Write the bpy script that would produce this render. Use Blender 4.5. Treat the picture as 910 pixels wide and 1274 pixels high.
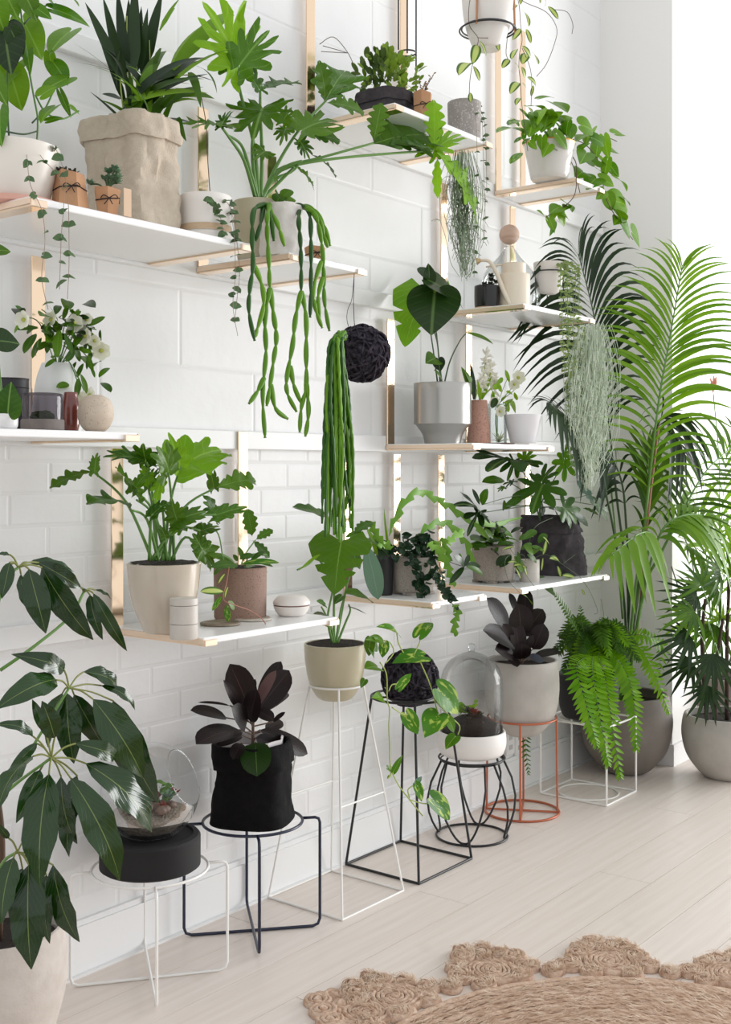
import bpy, math, random
import numpy as np
from mathutils import Vector, noise
for o in list(bpy.data.objects): bpy.data.objects.remove(o)
random.seed(7)
R = random.Random(11)
SC = bpy.context.scene
COL = SC.collection

# ------------------------------------------------------------ camera
F_PX, CX, HY, CAM_H, CAM_Y = 1450.0, 455.0, 582.0, 1.40, -2.62
YAW = math.atan2(1594 - 455, F_PX)
CA, SA = math.cos(YAW), math.sin(YAW)
cam_d = bpy.data.cameras.new('camera'); cam = bpy.data.objects.new('camera', cam_d); COL.objects.link(cam)
cam_d.sensor_fit = 'HORIZONTAL'; cam_d.sensor_width = 36; cam_d.lens = 36 * F_PX / 910
cam_d.shift_y = (HY - 637) / 910
cam.location = (0, CAM_Y, CAM_H)
cam.rotation_euler = (math.pi / 2, 0, math.atan2(-CA, SA))
SC.camera = cam

# ------------------------------------------------------------ light
w = bpy.data.worlds.new('world'); SC.world = w; w.use_nodes = True
bg = w.node_tree.nodes['Background']; bg.inputs[0].default_value = (0.97, 0.985, 1.0, 1); bg.inputs[1].default_value = 0.64
def area(name, loc, target, sx, sy, power, col=(1, 1, 1)):
    l = bpy.data.lights.new(name, 'AREA'); l.shape = 'RECTANGLE'; l.size = sx; l.size_y = sy; l.energy = power; l.color = col
    o = bpy.data.objects.new(name, l); COL.objects.link(o); o.location = loc
    o.rotation_euler = (Vector(target) - Vector(loc)).to_track_quat('-Z', 'Y').to_euler(); return o
area('window_light_end', (11.0, -4.4, 1.7), (3.4, -0.4, 1.0), 5.0, 4.0, 430, (1, 1, 1))
vs = SC.view_settings
vs.view_transform = 'Standard'; vs.look = 'None'; vs.gamma = 1; vs.use_curve_mapping = False; vs.exposure = 0.66

# ------------------------------------------------------------ helpers
def ray(px):
    u = (px - CX) / F_PX
    return CA + SA * u, SA - CA * u
def V(px, py, Y):                       # point on the plane at distance -Y from the shelf wall
    dx, dy = ray(px); t = (Y - CAM_Y) / dy
    return Vector((dx * t, Y, CAM_H - (py - HY) / F_PX * t))
def VZ(px, py, z):                      # point on the horizontal plane z
    t = F_PX * (CAM_H - z) / (py - HY); dx, dy = ray(px)
    return Vector((dx * t, CAM_Y + dy * t, z))
def dep(p): return p[0] * CA + (p[1] - CAM_Y) * SA
def m_px(p, n): return n * dep(p) / F_PX   # metres for n pixels at p
TOCAM = Vector((-CA, -SA, 0)); RIGHT = Vector((SA, -CA, 0)); UP = Vector((0, 0, 1))
def off(p, rx=0, up=0, back=0): return Vector(p) + RIGHT * rx + UP * up - TOCAM * back

ORG = {}
def thing(name, label, cat, loc=(0, 0, 0), group=None):
    o = bpy.data.objects.new(name, None); COL.objects.link(o); o.location = loc; o.empty_display_size = .05
    o['label'] = label; o['category'] = cat
    if group: o['group'] = group
    ORG[o] = Vector(loc); return o
def tag(o, label, cat, group=None):
    o['label'] = label; o['category'] = cat
    if group: o['group'] = group
    return o
def mk(name, geo, mat, parent=None, org=None, smooth=True, sharp=38, kind=None, label=None):
    v = np.array([tuple(p) for p in geo[0]], dtype=np.float32); f = geo[1]
    o0 = ORG[parent] if parent is not None else (Vector(org) if org is not None else Vector(v.mean(axis=0)))
    v = v - np.array(o0, dtype=np.float32)
    me = bpy.data.meshes.new(name); me.from_pydata(v.tolist(), [], f)
    if len(geo) > 2 and geo[2] is not None:
        uvl = me.uv_layers.new(name='UVMap'); idx = np.empty(len(me.loops), dtype=np.int32)
        me.loops.foreach_get('vertex_index', idx)
        uvl.data.foreach_set('uv', np.array(geo[2], dtype=np.float32)[idx].ravel())
    if smooth:
        me.polygons.foreach_set('use_smooth', np.ones(len(me.polygons), dtype=bool))
        if sharp: me.set_sharp_from_angle(angle=math.radians(sharp))
    me.materials.append(mat)
    o = bpy.data.objects.new(name, me); COL.objects.link(o)
    if parent is not None: o.parent = parent
    else: o.location = o0
    ORG[o] = o0
    if kind: o['kind'] = kind
    if label: o['label'] = label
    return o
def join(*gs):
    v, f = [], []
    for g in gs:
        k = len(v); v += list(g[0]); f += [tuple(i + k for i in q) for q in g[1]]
    return v, f
def cr(pts, k=4):                        # Catmull-Rom resampling
    pts = [Vector(p) for p in pts]
    if len(pts) < 3: return [pts[0].lerp(pts[-1], i / k) for i in range(k + 1)]
    out = []
    for i in range(len(pts) - 1):
        a = pts[max(i - 1, 0)]; b = pts[i]; c = pts[i + 1]; d = pts[min(i + 2, len(pts) - 1)]
        for j in range(k):
            t = j / k
            out.append(.5 * ((2 * b) + (c - a) * t + (2 * a - 5 * b + 4 * c - d) * t * t + (3 * b - a - 3 * c + d) * t ** 3))
    out.append(pts[-1]); return out
def tube(pts, r, n=6, closed=False):
    pts = [Vector(p) for p in pts]; N = len(pts)
    rr = [r] * N if isinstance(r, (int, float)) else ([r(i / (N - 1)) for i in range(N)] if callable(r) else r)
    v, f = [], []; nrm = None
    for i in range(N):
        if closed: t = pts[(i + 1) % N] - pts[i - 1]
        else: t = pts[min(i + 1, N - 1)] - pts[max(i - 1, 0)]
        if t.length < 1e-9: t = Vector((0, 0, 1))
        t.normalize()
        if nrm is None:
            nrm = t.cross(Vector((0, 0, 1)) if abs(t.z) < .9 else Vector((1, 0, 0)))
        nrm = nrm - t * nrm.dot(t)
        if nrm.length < 1e-6: nrm = t.orthogonal()
        nrm.normalize(); b = t.cross(nrm)
        for k in range(n):
            a = 2 * math.pi * k / n
            v.append(pts[i] + (nrm * math.cos(a) + b * math.sin(a)) * rr[i])
    M = N if closed else N - 1
    for i in range(M):
        j = (i + 1) % N
        for k in range(n):
            f.append((i * n + k, i * n + (k + 1) % n, j * n + (k + 1) % n, j * n + k))
    if not closed:
        f.append(tuple(range(n))[::-1]); f.append(tuple((N - 1) * n + k for k in range(n)))
    return v, f
def ring(c, r, rad, n=40, m=6, ry=None, rot=0):
    ry = ry or r
    return tube([Vector(c) + Vector((math.cos(rot) * r * math.cos(a) - math.sin(rot) * ry * math.sin(a), math.sin(rot) * r * math.cos(a) + math.cos(rot) * ry * math.sin(a), 0))
                 for a in [2 * math.pi * i / n for i in range(n)]], rad, m, True)
def lathe(prof, c=(0, 0, 0), n=40, disp=None):
    c = Vector(c); v, f, rows = [], [], []
    for r, z in prof:
        if r < 1e-6: rows.append([len(v)]); v.append(c + Vector((0, 0, z)))
        else:
            rows.append(list(range(len(v), len(v) + n)))
            for k in range(n):
                a = 2 * math.pi * k / n; q = r + (disp(a, z) if disp else 0)
                v.append(c + Vector((q * math.cos(a), q * math.sin(a), z)))
    for A, B in zip(rows, rows[1:]):
        if len(A) == 1 and len(B) == 1: continue
        for k in range(n):
            k2 = (k + 1) % n
            if len(A) == 1: f.append((A[0], B[k2], B[k]))
            elif len(B) == 1: f.append((A[k], A[k2], B[0]))
            else: f.append((A[k], A[k2], B[k2], B[k]))
    return v, f
def box(x0, x1, y0, y1, z0, z1):
    v = [(x, y, z) for x in (x0, x1) for y in (y0, y1) for z in (z0, z1)]
    return [Vector(p) for p in v], [(0, 1, 3, 2), (4, 6, 7, 5), (0, 4, 5, 1), (2, 3, 7, 6), (0, 2, 6, 4), (1, 5, 7, 3)]
def rbox(x0, x1, y0, y1, z0, z1, b):      # box with chamfered edges
    import bmesh
    bm = bmesh.new(); g = box(x0, x1, y0, y1, z0, z1)
    vs_ = [bm.verts.new(p) for p in g[0]]
    for q in g[1]: bm.faces.new([vs_[i] for i in q])
    bmesh.ops.recalc_face_normals(bm, faces=bm.faces)
    bmesh.ops.bevel(bm, geom=list(bm.edges), offset=b, segments=1, affect='EDGES', profile=.5)
    bm.verts.index_update()
    r = [v.co.copy() for v in bm.verts], [tuple(v.index for v in fc.verts) for fc in bm.faces]; bm.free(); return r
def smoothprof(p, k=5):
    q = cr([Vector((a, b, 0)) for a, b in p], k); return [(max(x.x, 0), x.y) for x in q]
def blob(c, r, n=14, m=10, amp=.2, fr=3, sq=(1, 1, 1), seed=0):
    prof = [(0, -1)] + [(math.sin(math.pi * i / m), -math.cos(math.pi * i / m)) for i in range(1, m)] + [(0, 1)]
    v, f = lathe(prof, (0, 0, 0), n); o = []
    for p in v:
        d = 1 + amp * noise.noise(p * fr + Vector((seed * 3.1, seed, 0)))
        o.append(Vector(c) + Vector((p.x * sq[0], p.y * sq[1], p.z * sq[2])) * r * d)
    return o, f

# ------------------------------------------------------------ materials
def lin(c): return tuple(((x / 255 / 12.92) if x / 255 <= .04045 else ((x / 255 + .055) / 1.055) ** 2.4) for x in c)
MATS = {}
def nodes(name):
    m = bpy.data.materials.new(name); m.use_nodes = True; nt = m.node_tree
    return m, nt, nt.nodes['Principled BSDF'], nt.nodes, nt.links
def mixc(N, L, fac, a, b, mode='MIX'):
    n = N.new('ShaderNodeMix'); n.data_type = 'RGBA'; n.blend_type = mode
    for s, x in ((n.inputs[0], fac), (n.inputs[6], a), (n.inputs[7], b)):
        if hasattr(x, 'links'): L.new(x, s)
        elif isinstance(x, (int, float)): s.default_value = x
        else: s.default_value = (*x[:3], 1)
    return n.outputs[2]
def ramp(N, L, src, stops):
    n = N.new('ShaderNodeValToRGB'); L.new(src, n.inputs[0]); e = n.color_ramp.elements
    while len(e) < len(stops): e.new(.5)
    for x, (p, c) in zip(e, stops):
        x.position = p; x.color = (c, c, c, 1) if isinstance(c, (int, float)) else (*c[:3], 1)
    return n.outputs[0]
def tnoise(N, L, scale, detail=3, coord='Object', rough=.5, stretch=None):
    tc = N.new('ShaderNodeTexCoord'); n = N.new('ShaderNodeTexNoise'); n.inputs['Scale'].default_value = scale
    n.inputs['Detail'].default_value = detail; n.inputs['Roughness'].default_value = rough
    if stretch:
        mp = N.new('ShaderNodeMapping'); mp.inputs['Scale'].default_value = stretch; L.new(tc.outputs[coord], mp.inputs[0]); L.new(mp.outputs[0], n.inputs[0])
    else: L.new(tc.outputs[coord], n.inputs[0])
    return n.outputs[0]
def math_(N, L, op, a, b=None, c=None):
    n = N.new('ShaderNodeMath'); n.operation = op
    for s, x in zip(n.inputs, (a, b, c)):
        if x is None: continue
        if hasattr(x, 'links'): L.new(x, s)
        else: s.default_value = x
    return n.outputs[0]
def bump(N, L, b, h, strength=.3, dist=.01):
    n = N.new('ShaderNodeBump'); n.inputs['Strength'].default_value = strength; n.inputs['Distance'].default_value = dist
    L.new(h, n.inputs['Height']); L.new(n.outputs[0], b.inputs['Normal'])
def mat(name, col, rough=.5, metal=0, spec=.5, var=None, vscale=8, bmp=0, bscale=60, speck=None, spscale=120, spth=.62, coat=0, stretch=None, bdist=.004):
    if name in MATS: return MATS[name]
    m, nt, b, N, L = nodes(name); c = lin(col)
    b.inputs['Base Color'].default_value = (*c, 1); b.inputs['Roughness'].default_value = rough; b.inputs['Metallic'].default_value = metal
    b.inputs['Specular IOR Level'].default_value = spec; b.inputs['Coat Weight'].default_value = coat; b.inputs['Coat Roughness'].default_value = .08
    src = None
    if var:
        src = mixc(N, L, ramp(N, L, tnoise(N, L, vscale, 5, stretch=stretch), [(.32, 0.), (.68, 1.)]), c, lin(var))
    if speck:
        k = ramp(N, L, tnoise(N, L, spscale, 1), [(spth, 0.), (spth + .03, 1.)])
        src = mixc(N, L, k, src if src is not None else c, lin(speck))
    if src is not None: L.new(src, b.inputs['Base Color'])
    if bmp: bump(N, L, b, tnoise(N, L, bscale, 4, stretch=stretch), bmp, bdist)
    MATS[name] = m; return m
def leafmat(name, c1, c2, vein=None, rough=.38, trans=.3, var=None, varscale=7, varth=.55, edge=None, vw=.035, side=.08, spec=.32, tcol=None):
    if name in MATS: return MATS[name]
    m, nt, b, N, L = nodes(name)
    oi = N.new('ShaderNodeObjectInfo'); tc = N.new('ShaderNodeTexCoord'); sp = N.new('ShaderNodeSeparateXYZ'); L.new(tc.outputs['UV'], sp.inputs[0])
    u = math_(N, L, 'ABSOLUTE', math_(N, L, 'MULTIPLY_ADD', sp.outputs[0], 2., -1.)); v = sp.outputs[1]
    base = mixc(N, L, oi.outputs['Random'], lin(c1), lin(c2))
    base = mixc(N, L, ramp(N, L, tnoise(N, L, 14, 3), [(.3, 0.), (.75, .45)]), base, lin(c2))
    if var:
        mp = N.new('ShaderNodeMapping'); L.new(tc.outputs['UV'], mp.inputs[0]); mp.inputs['Scale'].default_value = (varscale, varscale * .35, 1)
        rl = N.new('ShaderNodeVectorMath'); rl.operation = 'ADD'; L.new(mp.outputs[0], rl.inputs[0]); cb = N.new('ShaderNodeCombineXYZ'); L.new(math_(N, L, 'MULTIPLY', oi.outputs['Random'], 40.), cb.inputs[2]); L.new(cb.outputs[0], rl.inputs[1])
        nn = N.new('ShaderNodeTexNoise'); nn.inputs['Scale'].default_value = 1; nn.inputs['Detail'].default_value = 2; L.new(rl.outputs[0], nn.inputs[0])
        base = mixc(N, L, ramp(N, L, nn.outputs[0], [(varth, 0.), (varth + .06, 1.)]), base, lin(var))
    if edge: base = mixc(N, L, ramp(N, L, u, [(.45, 1.), (.62, 0.)]), base, lin(edge))
    if vein:
        sv = math_(N, L, 'SINE', math_(N, L, 'MULTIPLY', math_(N, L, 'MULTIPLY_ADD', u, -.35, v), 62.))
        sv = ramp(N, L, sv, [(.86, 0.), (1., side)])
        base = mixc(N, L, sv, base, lin(vein))
        base = mixc(N, L, ramp(N, L, u, [(vw * .3, .55), (vw, 0.)]), base, lin(vein))
    L.new(base, b.inputs['Base Color']); b.inputs['Roughness'].default_value = rough; b.inputs['Specular IOR Level'].default_value = spec
    bump(N, L, b, ramp(N, L, math_(N, L, 'SINE', math_(N, L, 'MULTIPLY', math_(N, L, 'MULTIPLY_ADD', u, -.35, v), 62.)), [(.5, 0.), (1., 1.)]), .12, .002)
    tr = N.new('ShaderNodeBsdfTranslucent')
    L.new(mixc(N, L, 1., base, tcol or (1.0, 1.0, .45), 'MULTIPLY') if not tcol else mixc(N, L, .6, base, lin(tcol)), tr.inputs[0])
    mx = N.new('ShaderNodeMixShader'); mx.inputs[0].default_value = trans
    L.new(b.outputs[0], mx.inputs[1]); L.new(tr.outputs[0], mx.inputs[2]); L.new(mx.outputs[0], nt.nodes['Material Output'].inputs[0])
    MATS[name] = m; return m
def glassmat(name, tint=(250, 252, 252), rough=.02, k=1.0):
    if name in MATS: return MATS[name]
    m, nt, b, N, L = nodes(name); N.remove(b)
    tr = N.new('ShaderNodeBsdfTransparent'); tr.inputs[0].default_value = (*lin(tint), 1)
    gl = N.new('ShaderNodeBsdfGlossy'); gl.inputs['Roughness'].default_value = rough
    fr = N.new('ShaderNodeLayerWeight'); fr.inputs[0].default_value = .27
    mx = N.new('ShaderNodeMixShader'); L.new(math_(N, L, 'MULTIPLY_ADD', fr.outputs[0], .55 * k, .02), mx.inputs[0]); L.new(tr.outputs[0], mx.inputs[1]); L.new(gl.outputs[0], mx.inputs[2])
    L.new(mx.outputs[0], nt.nodes['Material Output'].inputs[0]); MATS[name] = m; return m

M_WALL = mat('painted_brick', (236, 236, 236), .42, var=(233, 233, 233), vscale=3, bmp=.35, bscale=18, spec=.4)
M_WHITE = mat('white_paint', (238, 238, 238), .4)
M_SHELF = mat('white_shelf', (244, 244, 244), .22)
M_PIL = mat('plaster', (236, 235, 232), .6, bmp=.05)
M_BRASS = mat('polished_brass', (248, 220, 190), .1, 1.0)
M_BRASSE = mat('brass_edge', (240, 216, 192), .3, .5)
M_SOIL = mat('soil', (44, 33, 27), .95, var=(28, 21, 18), vscale=60, bmp=1, bscale=120)
M_WWIRE = mat('white_wire', (240, 238, 234), .35)
M_NAVY = mat('navy_wire', (28, 35, 58), .35)
M_BLACK = mat('black_wire', (26, 27, 30), .4)
M_COPPER = mat('copper_wire', (186, 104, 72), .38, .25)
M_CONC = mat('concrete', (190, 185, 178), .8, var=(172, 167, 160), vscale=9, bmp=.15, bscale=80)
M_CONCD = mat('dark_concrete', (132, 124, 116), .7, var=(112, 105, 99), vscale=6, bmp=.1, bscale=60)
M_CREAM = mat('cream_glaze', (200, 189, 173), .2, var=(190, 178, 161), vscale=6, coat=.5)
M_KHAKI = mat('khaki_glaze', (193, 185, 158), .3, var=(184, 175, 148), vscale=7, coat=.3)
M_BAGBLK = mat('black_fabric', (17, 15, 16), .9, var=(10, 9, 10), vscale=40, bmp=.5, bscale=220, spec=.2)
M_BAGGRY = mat('charcoal_fabric', (74, 69, 72), .9, var=(58, 54, 57), vscale=30, bmp=.5, bscale=200, spec=.2)
M_LINEN = mat('linen_fabric', (200, 187, 170), .9, var=(190, 176, 158), vscale=60, bmp=.5, bscale=260, spec=.2)
M_PAPERW = mat('white_paper_fabric', (226, 221, 216), .85, var=(214, 208, 203), vscale=12, bmp=.4, bscale=90)
M_KRAFT = mat('kraft_paper', (193, 148, 112), .85, var=(182, 136, 100), vscale=20, bmp=.2, bscale=120)
M_TWINE = mat('dark_twine', (48, 38, 36), .9)
M_GLASS = glassmat('clear_glass')
M_YARN = mat('charcoal_yarn', (80, 74, 84), .95, var=(28, 25, 32), vscale=60, bmp=1, bscale=300, spec=.1)
M_JUTE = mat('jute', (224, 199, 178), .95, var=(188, 152, 128), vscale=55, bmp=1, bscale=260, spec=.1, stretch=None)
M_STEEL = mat('brushed_steel', (176, 174, 170), .28, 1.0, bmp=.08, bscale=40, stretch=(1, 1, 60))

L_DARK = leafmat('leaf_dark', (14, 38, 12), (34, 62, 16), (110, 140, 80), .28, .12)
L_MID = leafmat('leaf_mid', (38, 78, 12), (86, 126, 22), (140, 175, 100), .34, .28)
L_BRIGHT = leafmat('leaf_bright', (96, 146, 18), (146, 186, 40), (175, 205, 120), .36, .35)
L_PHILO = leafmat('leaf_philodendron', (30, 70, 12), (78, 122, 20), (135, 175, 90), .32, .25, side=.3)
L_PHILOB = leafmat('leaf_philodendron_bright', (98, 154, 14), (136, 186, 26), (165, 205, 100), .34, .38, side=.25)
L_SCHEF = leafmat('leaf_schefflera', (12, 40, 10), (30, 64, 16), (150, 165, 95), .17, .06, vw=.04, side=.04, spec=.5)
L_RUBBER = leafmat('leaf_rubber', (22, 17, 18), (34, 27, 28), (92, 64, 66), .36, .03, tcol=(70, 30, 30), spec=.22)
L_RUBBERP = leafmat('leaf_rubber_pink', (126, 98, 96), (104, 80, 78), (98, 50, 52), .35, .05, tcol=(120, 60, 60))
L_PALM = leafmat('leaf_palm', (42, 78, 16), (84, 120, 26), None, .4, .3)
L_PALMB = leafmat('leaf_palm_bright', (86, 132, 26), (124, 164, 42), None, .4, .4)
L_PALMD = leafmat('leaf_palm_dark', (20, 40, 18), (34, 58, 22), None, .36, .12)
L_FERN = leafmat('leaf_fern', (80, 138, 12), (128, 178, 28), None, .38, .35)
L_FERND = leafmat('leaf_fern_dark', (34, 76, 12), (74, 112, 20), None, .4, .25)
L_POTH = leafmat('leaf_pothos', (56, 108, 14), (112, 156, 28), (150, 190, 90), .32, .32, side=.1)
L_VAR = leafmat('leaf_variegated', (52, 110, 20), (76, 134, 28), None, .34, .3, var=(172, 196, 92), varscale=11, varth=.55)
L_HOYA = leafmat('leaf_hoya', (54, 92, 28), (74, 112, 36), None, .35, .25, edge=(190, 205, 120))
L_BLUE = leafmat('leaf_blue_green', (96, 132, 116), (110, 144, 126), (160, 185, 165), .45, .15)
L_HEART = leafmat('leaf_string_hearts', (70, 96, 66), (92, 122, 80), None, .5, .15)
L_RHIP = leafmat('stem_rhipsalis', (74, 126, 20), (110, 158, 32), None, .42, .15)
L_RHIPD = leafmat('stem_rhipsalis_dark', (36, 76, 24), (52, 98, 28), None, .42, .12)
L_FAT = leafmat('leaf_fatsia', (28, 64, 14), (62, 102, 22), (120, 155, 80), .34, .22)
L_FATB = leafmat('leaf_fatsia_bright', (106, 160, 18), (94, 148, 18), (60, 110, 40), .36, .38)
S_GREEN = mat('stem_green', (96, 138, 62), .45)
S_DARK = mat('stem_dark_green', (58, 84, 44), .45)
S_BROWN = mat('stem_brown', (84, 62, 46), .7)
S_PINK = mat('stem_pink', (170, 118, 100), .6)
S_THREAD = mat('vine_thread', (150, 132, 118), .7)
S_YEL = mat('stem_yellow_green', (160, 178, 84), .45)

# ------------------------------------------------------------ leaves
def prof_lance(s): return (max(s, 0) ** .75) * (max(1 - s, 0) ** .7) * 1.72
def prof_oval(s): return math.sqrt(max(0, 1 - (2 * s - 1) ** 2)) * (1 - .25 * max(0, s - .8) / .2)
def prof_strap(s): return min(1, .35 + s * 3) * (max(1 - s ** 2.6, 0)) ** .9
def prof_heart(s): return min(1, .62 + s * 1.9) * (max(1 - s, 0) ** .72) * 1.12 * (1 if s > .2 else .86 + .7 * s)
KINDS = {
    'lance': (prof_lance, 9, 5, None), 'schef': (lambda s: (max(s, 0) ** .72) * (max(1 - s, 0) ** 1.0) * 2.1, 12, 5, None), 'oval': (prof_oval, 10, 5, None), 'strap': (prof_strap, 9, 3, None),
    'heart_': (prof_heart, 11, 7, lambda s, v: s - .24 * (abs(v) ** 1.2) * (1 - s) ** 4)}
def monstera_prof(s, side=1):
    w = prof_heart(s)
    for c, k in (((.36, .3), (.56, .22), (.72, .5)) if side < 0 else ((.48, .5), (.68, .55))):
        d = abs(s - c) / .042
        if d < 1: w *= k + (1 - k) * d
    return w
KINDS['monstera'] = (monstera_prof, 44, 7, lambda s, v: s - .22 * (abs(v) ** 1.2) * (1 - s) ** 4 + .10 * abs(v) * s)
def oak_prof(s):
    return prof_lance(s) * (.62 + .38 * abs(math.sin(s * math.pi * 4.2)))
def pin_prof(s):
    return (prof_lance(s) * .6 + .4 * prof_oval(s)) * (.38 + .62 * abs(math.sin((s ** .9) * math.pi * 5.3)) ** .7)
KINDS['pinnate'] = (pin_prof, 40, 5, lambda s, v: s + .16 * abs(v) * (1 - s * .4))
KINDS['oak'] = (oak_prof, 26, 5, lambda s, v: s + .10 * abs(v))
def polar_lobes(lobes, core, power=1.0):
    def r(a):
        m = core * (1 - .75 * max(0, (abs(a) - 2.2) / .94))
        for A, ln, hw in lobes:
            d = abs(a - A) / hw
            if d < 1: m = max(m, core + (ln - core) * (1 - d ** 1.6) ** power)
        return m
    return r
def lb(spec, hw): return [(math.radians(s * a), l, math.radians(hw)) for a, l in spec for s in ((1, -1) if a else (1,))]
def cordate(a):
    d = abs(math.degrees(a)); T = ((0, 1.0), (7, .9), (16, .78), (30, .68), (50, .6), (75, .53), (100, .5), (125, .49), (148, .47), (163, .39), (172, .27), (180, .13))
    for (a0, r0), (a1, r1) in zip(T, T[1:]):
        if d <= a1: return r0 + (r1 - r0) * (d - a0) / (a1 - a0)
    return .13
POLAR = {
    'heart': cordate,
    'selloum': polar_lobes(lb([(0, 1), (27, .97), (53, .9), (80, .82), (108, .72), (138, .58)], 12.5), .42, .8),
    'selloum_soft': polar_lobes(lb([(0, 1), (30, .95), (60, .85), (92, .74), (128, .6)], 16), .58, .8),
    'fatsia': polar_lobes(lb([(0, 1), (42, .97), (84, .84), (128, .62)], 21), .25, .75),
    'trident': polar_lobes(lb([(0, 1), (62, .9), (122, .6)], 24), .2, .8)}
def leafgeo(b, t, w, kind='lance', sag=.1, roll=0., fold=.12, n=None, ruf=0., curl=0., seed=None, ctl=None):
    b = Vector(b); t = Vector(t); ax = t - b; Ln = ax.length; axn = ax / Ln
    n = Vector(n) if n is not None else (TOCAM * .8 + UP * .6)
    n = n - axn * n.dot(axn)
    if n.length < 1e-3: n = axn.orthogonal()
    n.normalize(); S = axn.cross(n).normalized()
    if roll:
        c, s_ = math.cos(roll), math.sin(roll); n, S = n * c + S * s_, S * c - n * s_
    ctl = Vector(ctl) if ctl is not None else (b + t) / 2 + n * sag * Ln
    W = w * Ln / 2; sd = R.random() * 50 if seed is None else seed
    def mid(s):
        if s < 0: return b + (ctl - b).normalized() * s * Ln, (ctl - b).normalized()
        s2 = min(s, 1.0); p = b * (1 - s2) ** 2 + ctl * 2 * s2 * (1 - s2) + t * s2 * s2
        d = (ctl - b) * (1 - s2) + (t - ctl) * s2; d.normalize()
        if s > 1: p = p + d * (s - 1) * Ln
        return p, d
    def pt(x, y):                       # x in half-widths of W, y along the blade
        p, d = mid(y); N_ = S.cross(d); N_ = N_ if N_.dot(n) > 0 else -N_
        zz = fold * abs(x) * W - curl * x * x * W
        if ruf: zz += ruf * W * math.sin(y * 17 + sd + (2 if x > 0 else 0)) * abs(x)
        return p + S * x * W + N_ * zz
    v, f, uv = [], [], []
    if kind in POLAR:
        rf = POLAR[kind]; hrt = kind == 'heart'; NA = 32 if hrt else 88; rings_ = (.0, .38, .72, 1.0); xs = .53 if hrt else .92; irr = 0 if hrt else .3
        v.append(pt(0, .1)); uv.append((.5, .0))
        for q in rings_[1:]:
            for k in range(NA):
                a = -math.pi + 2 * math.pi * k / NA; ra = rf(a) * (1 + irr * noise.noise(Vector((math.cos(a) * 2.2, math.sin(a) * 2.2, sd)))); rr = ra * q
                x, y = math.sin(a) * rr, math.cos(a) * rr
                if hrt: x *= .97; y = y * .93 + .1
                else: x *= .9; y = y * .88 + .1
                v.append(pt(x / xs, y)); uv.append((.5 + .5 * x * .9, .5 + .5 * y))
        for k in range(NA): f.append((0, 1 + k, 1 + (k + 1) % NA))
        for i in range(2):
            for k in range(NA):
                a0 = 1 + i * NA; f.append((a0 + k, a0 + NA + k, a0 + NA + (k + 1) % NA, a0 + (k + 1) % NA))
        return v, f, uv
    pf, nr, nv, yo = KINDS[kind]
    for i in range(nr + 1):
        s = i / nr; hw = max(pf(s), .015)
        for j in range(nv):
            vv = -1 + 2 * j / (nv - 1); y = yo(s, vv) if yo else s
            if kind == 'monstera': hw = monstera_prof(s, 1 if vv > 0 else -1)
            v.append(pt(vv * hw, y)); uv.append((.5 + .5 * vv, s))
    for i in range(nr):
        for j in range(nv - 1):
            a = i * nv + j; f.append((a, a + 1, a + nv + 1, a + nv))
    return v, f, uv
def leaf(par, b, t, w, kind='lance', mt=None, name='leaf', label=None, **kw):
    return mk(name, leafgeo(b, t, w, kind, **kw), mt, par, sharp=None, label=label)
def stem(par, pts, r, mt, name='stem', k=5, n=6, r1=None):
    q = cr(pts, k); r1 = r if r1 is None else r1
    return mk(name, tube(q, lambda s: r + (r1 - r) * s, n), mt, par, sharp=None)
def arc(a, b, lift=.15, side=0):          # three control points for a stem that rises then bends over
    a = Vector(a); b = Vector(b); L_ = (b - a).length
    return [a, a.lerp(b, .5) + UP * lift * L_ + RIGHT * side * L_, b]
def soil(par, c, r, z, amp=.004):
    rows = [(0, 0), (r * .35, 0), (r * .7, 0), (r, -.002)]
    v, f = lathe([(a, 0) for a, _ in rows], (c[0], c[1], z), 24)
    v = [p + UP * amp * (noise.noise(p * 60) + .3 * noise.noise(p * 200)) for p in v]
    return mk('soil', (v, f), M_SOIL, par, sharp=None)
def potgeo(c, h, prof, th=.006, n=44, inner=.55):
    """prof = [(height fraction, radius)]; returns a hollow pot standing at c"""
    p = smoothprof([(r, t * h) for t, r in prof], 4) if len(prof) > 2 else [(prof[0][1] + (prof[1][1] - prof[0][1]) * i / 6, h * i / 6) for i in range(7)]
    rb, rt = p[0][0], p[-1][0]
    out = [(0, 0), (max(rb - .004, .001), 0), (rb, min(.004, h * .05))] + p[1:-1] + [(rt, h - .002), (rt - th * .3, h), (rt - th * .75, h), (rt - th, h - .003)]
    ins = [(max(r - th, .002), z) for r, z in p[1:-1] if z > h * inner][::-1]
    out += ins + [(0, ins[-1][1] if ins else h * .6)]
    return lathe(out, c, n)
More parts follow.
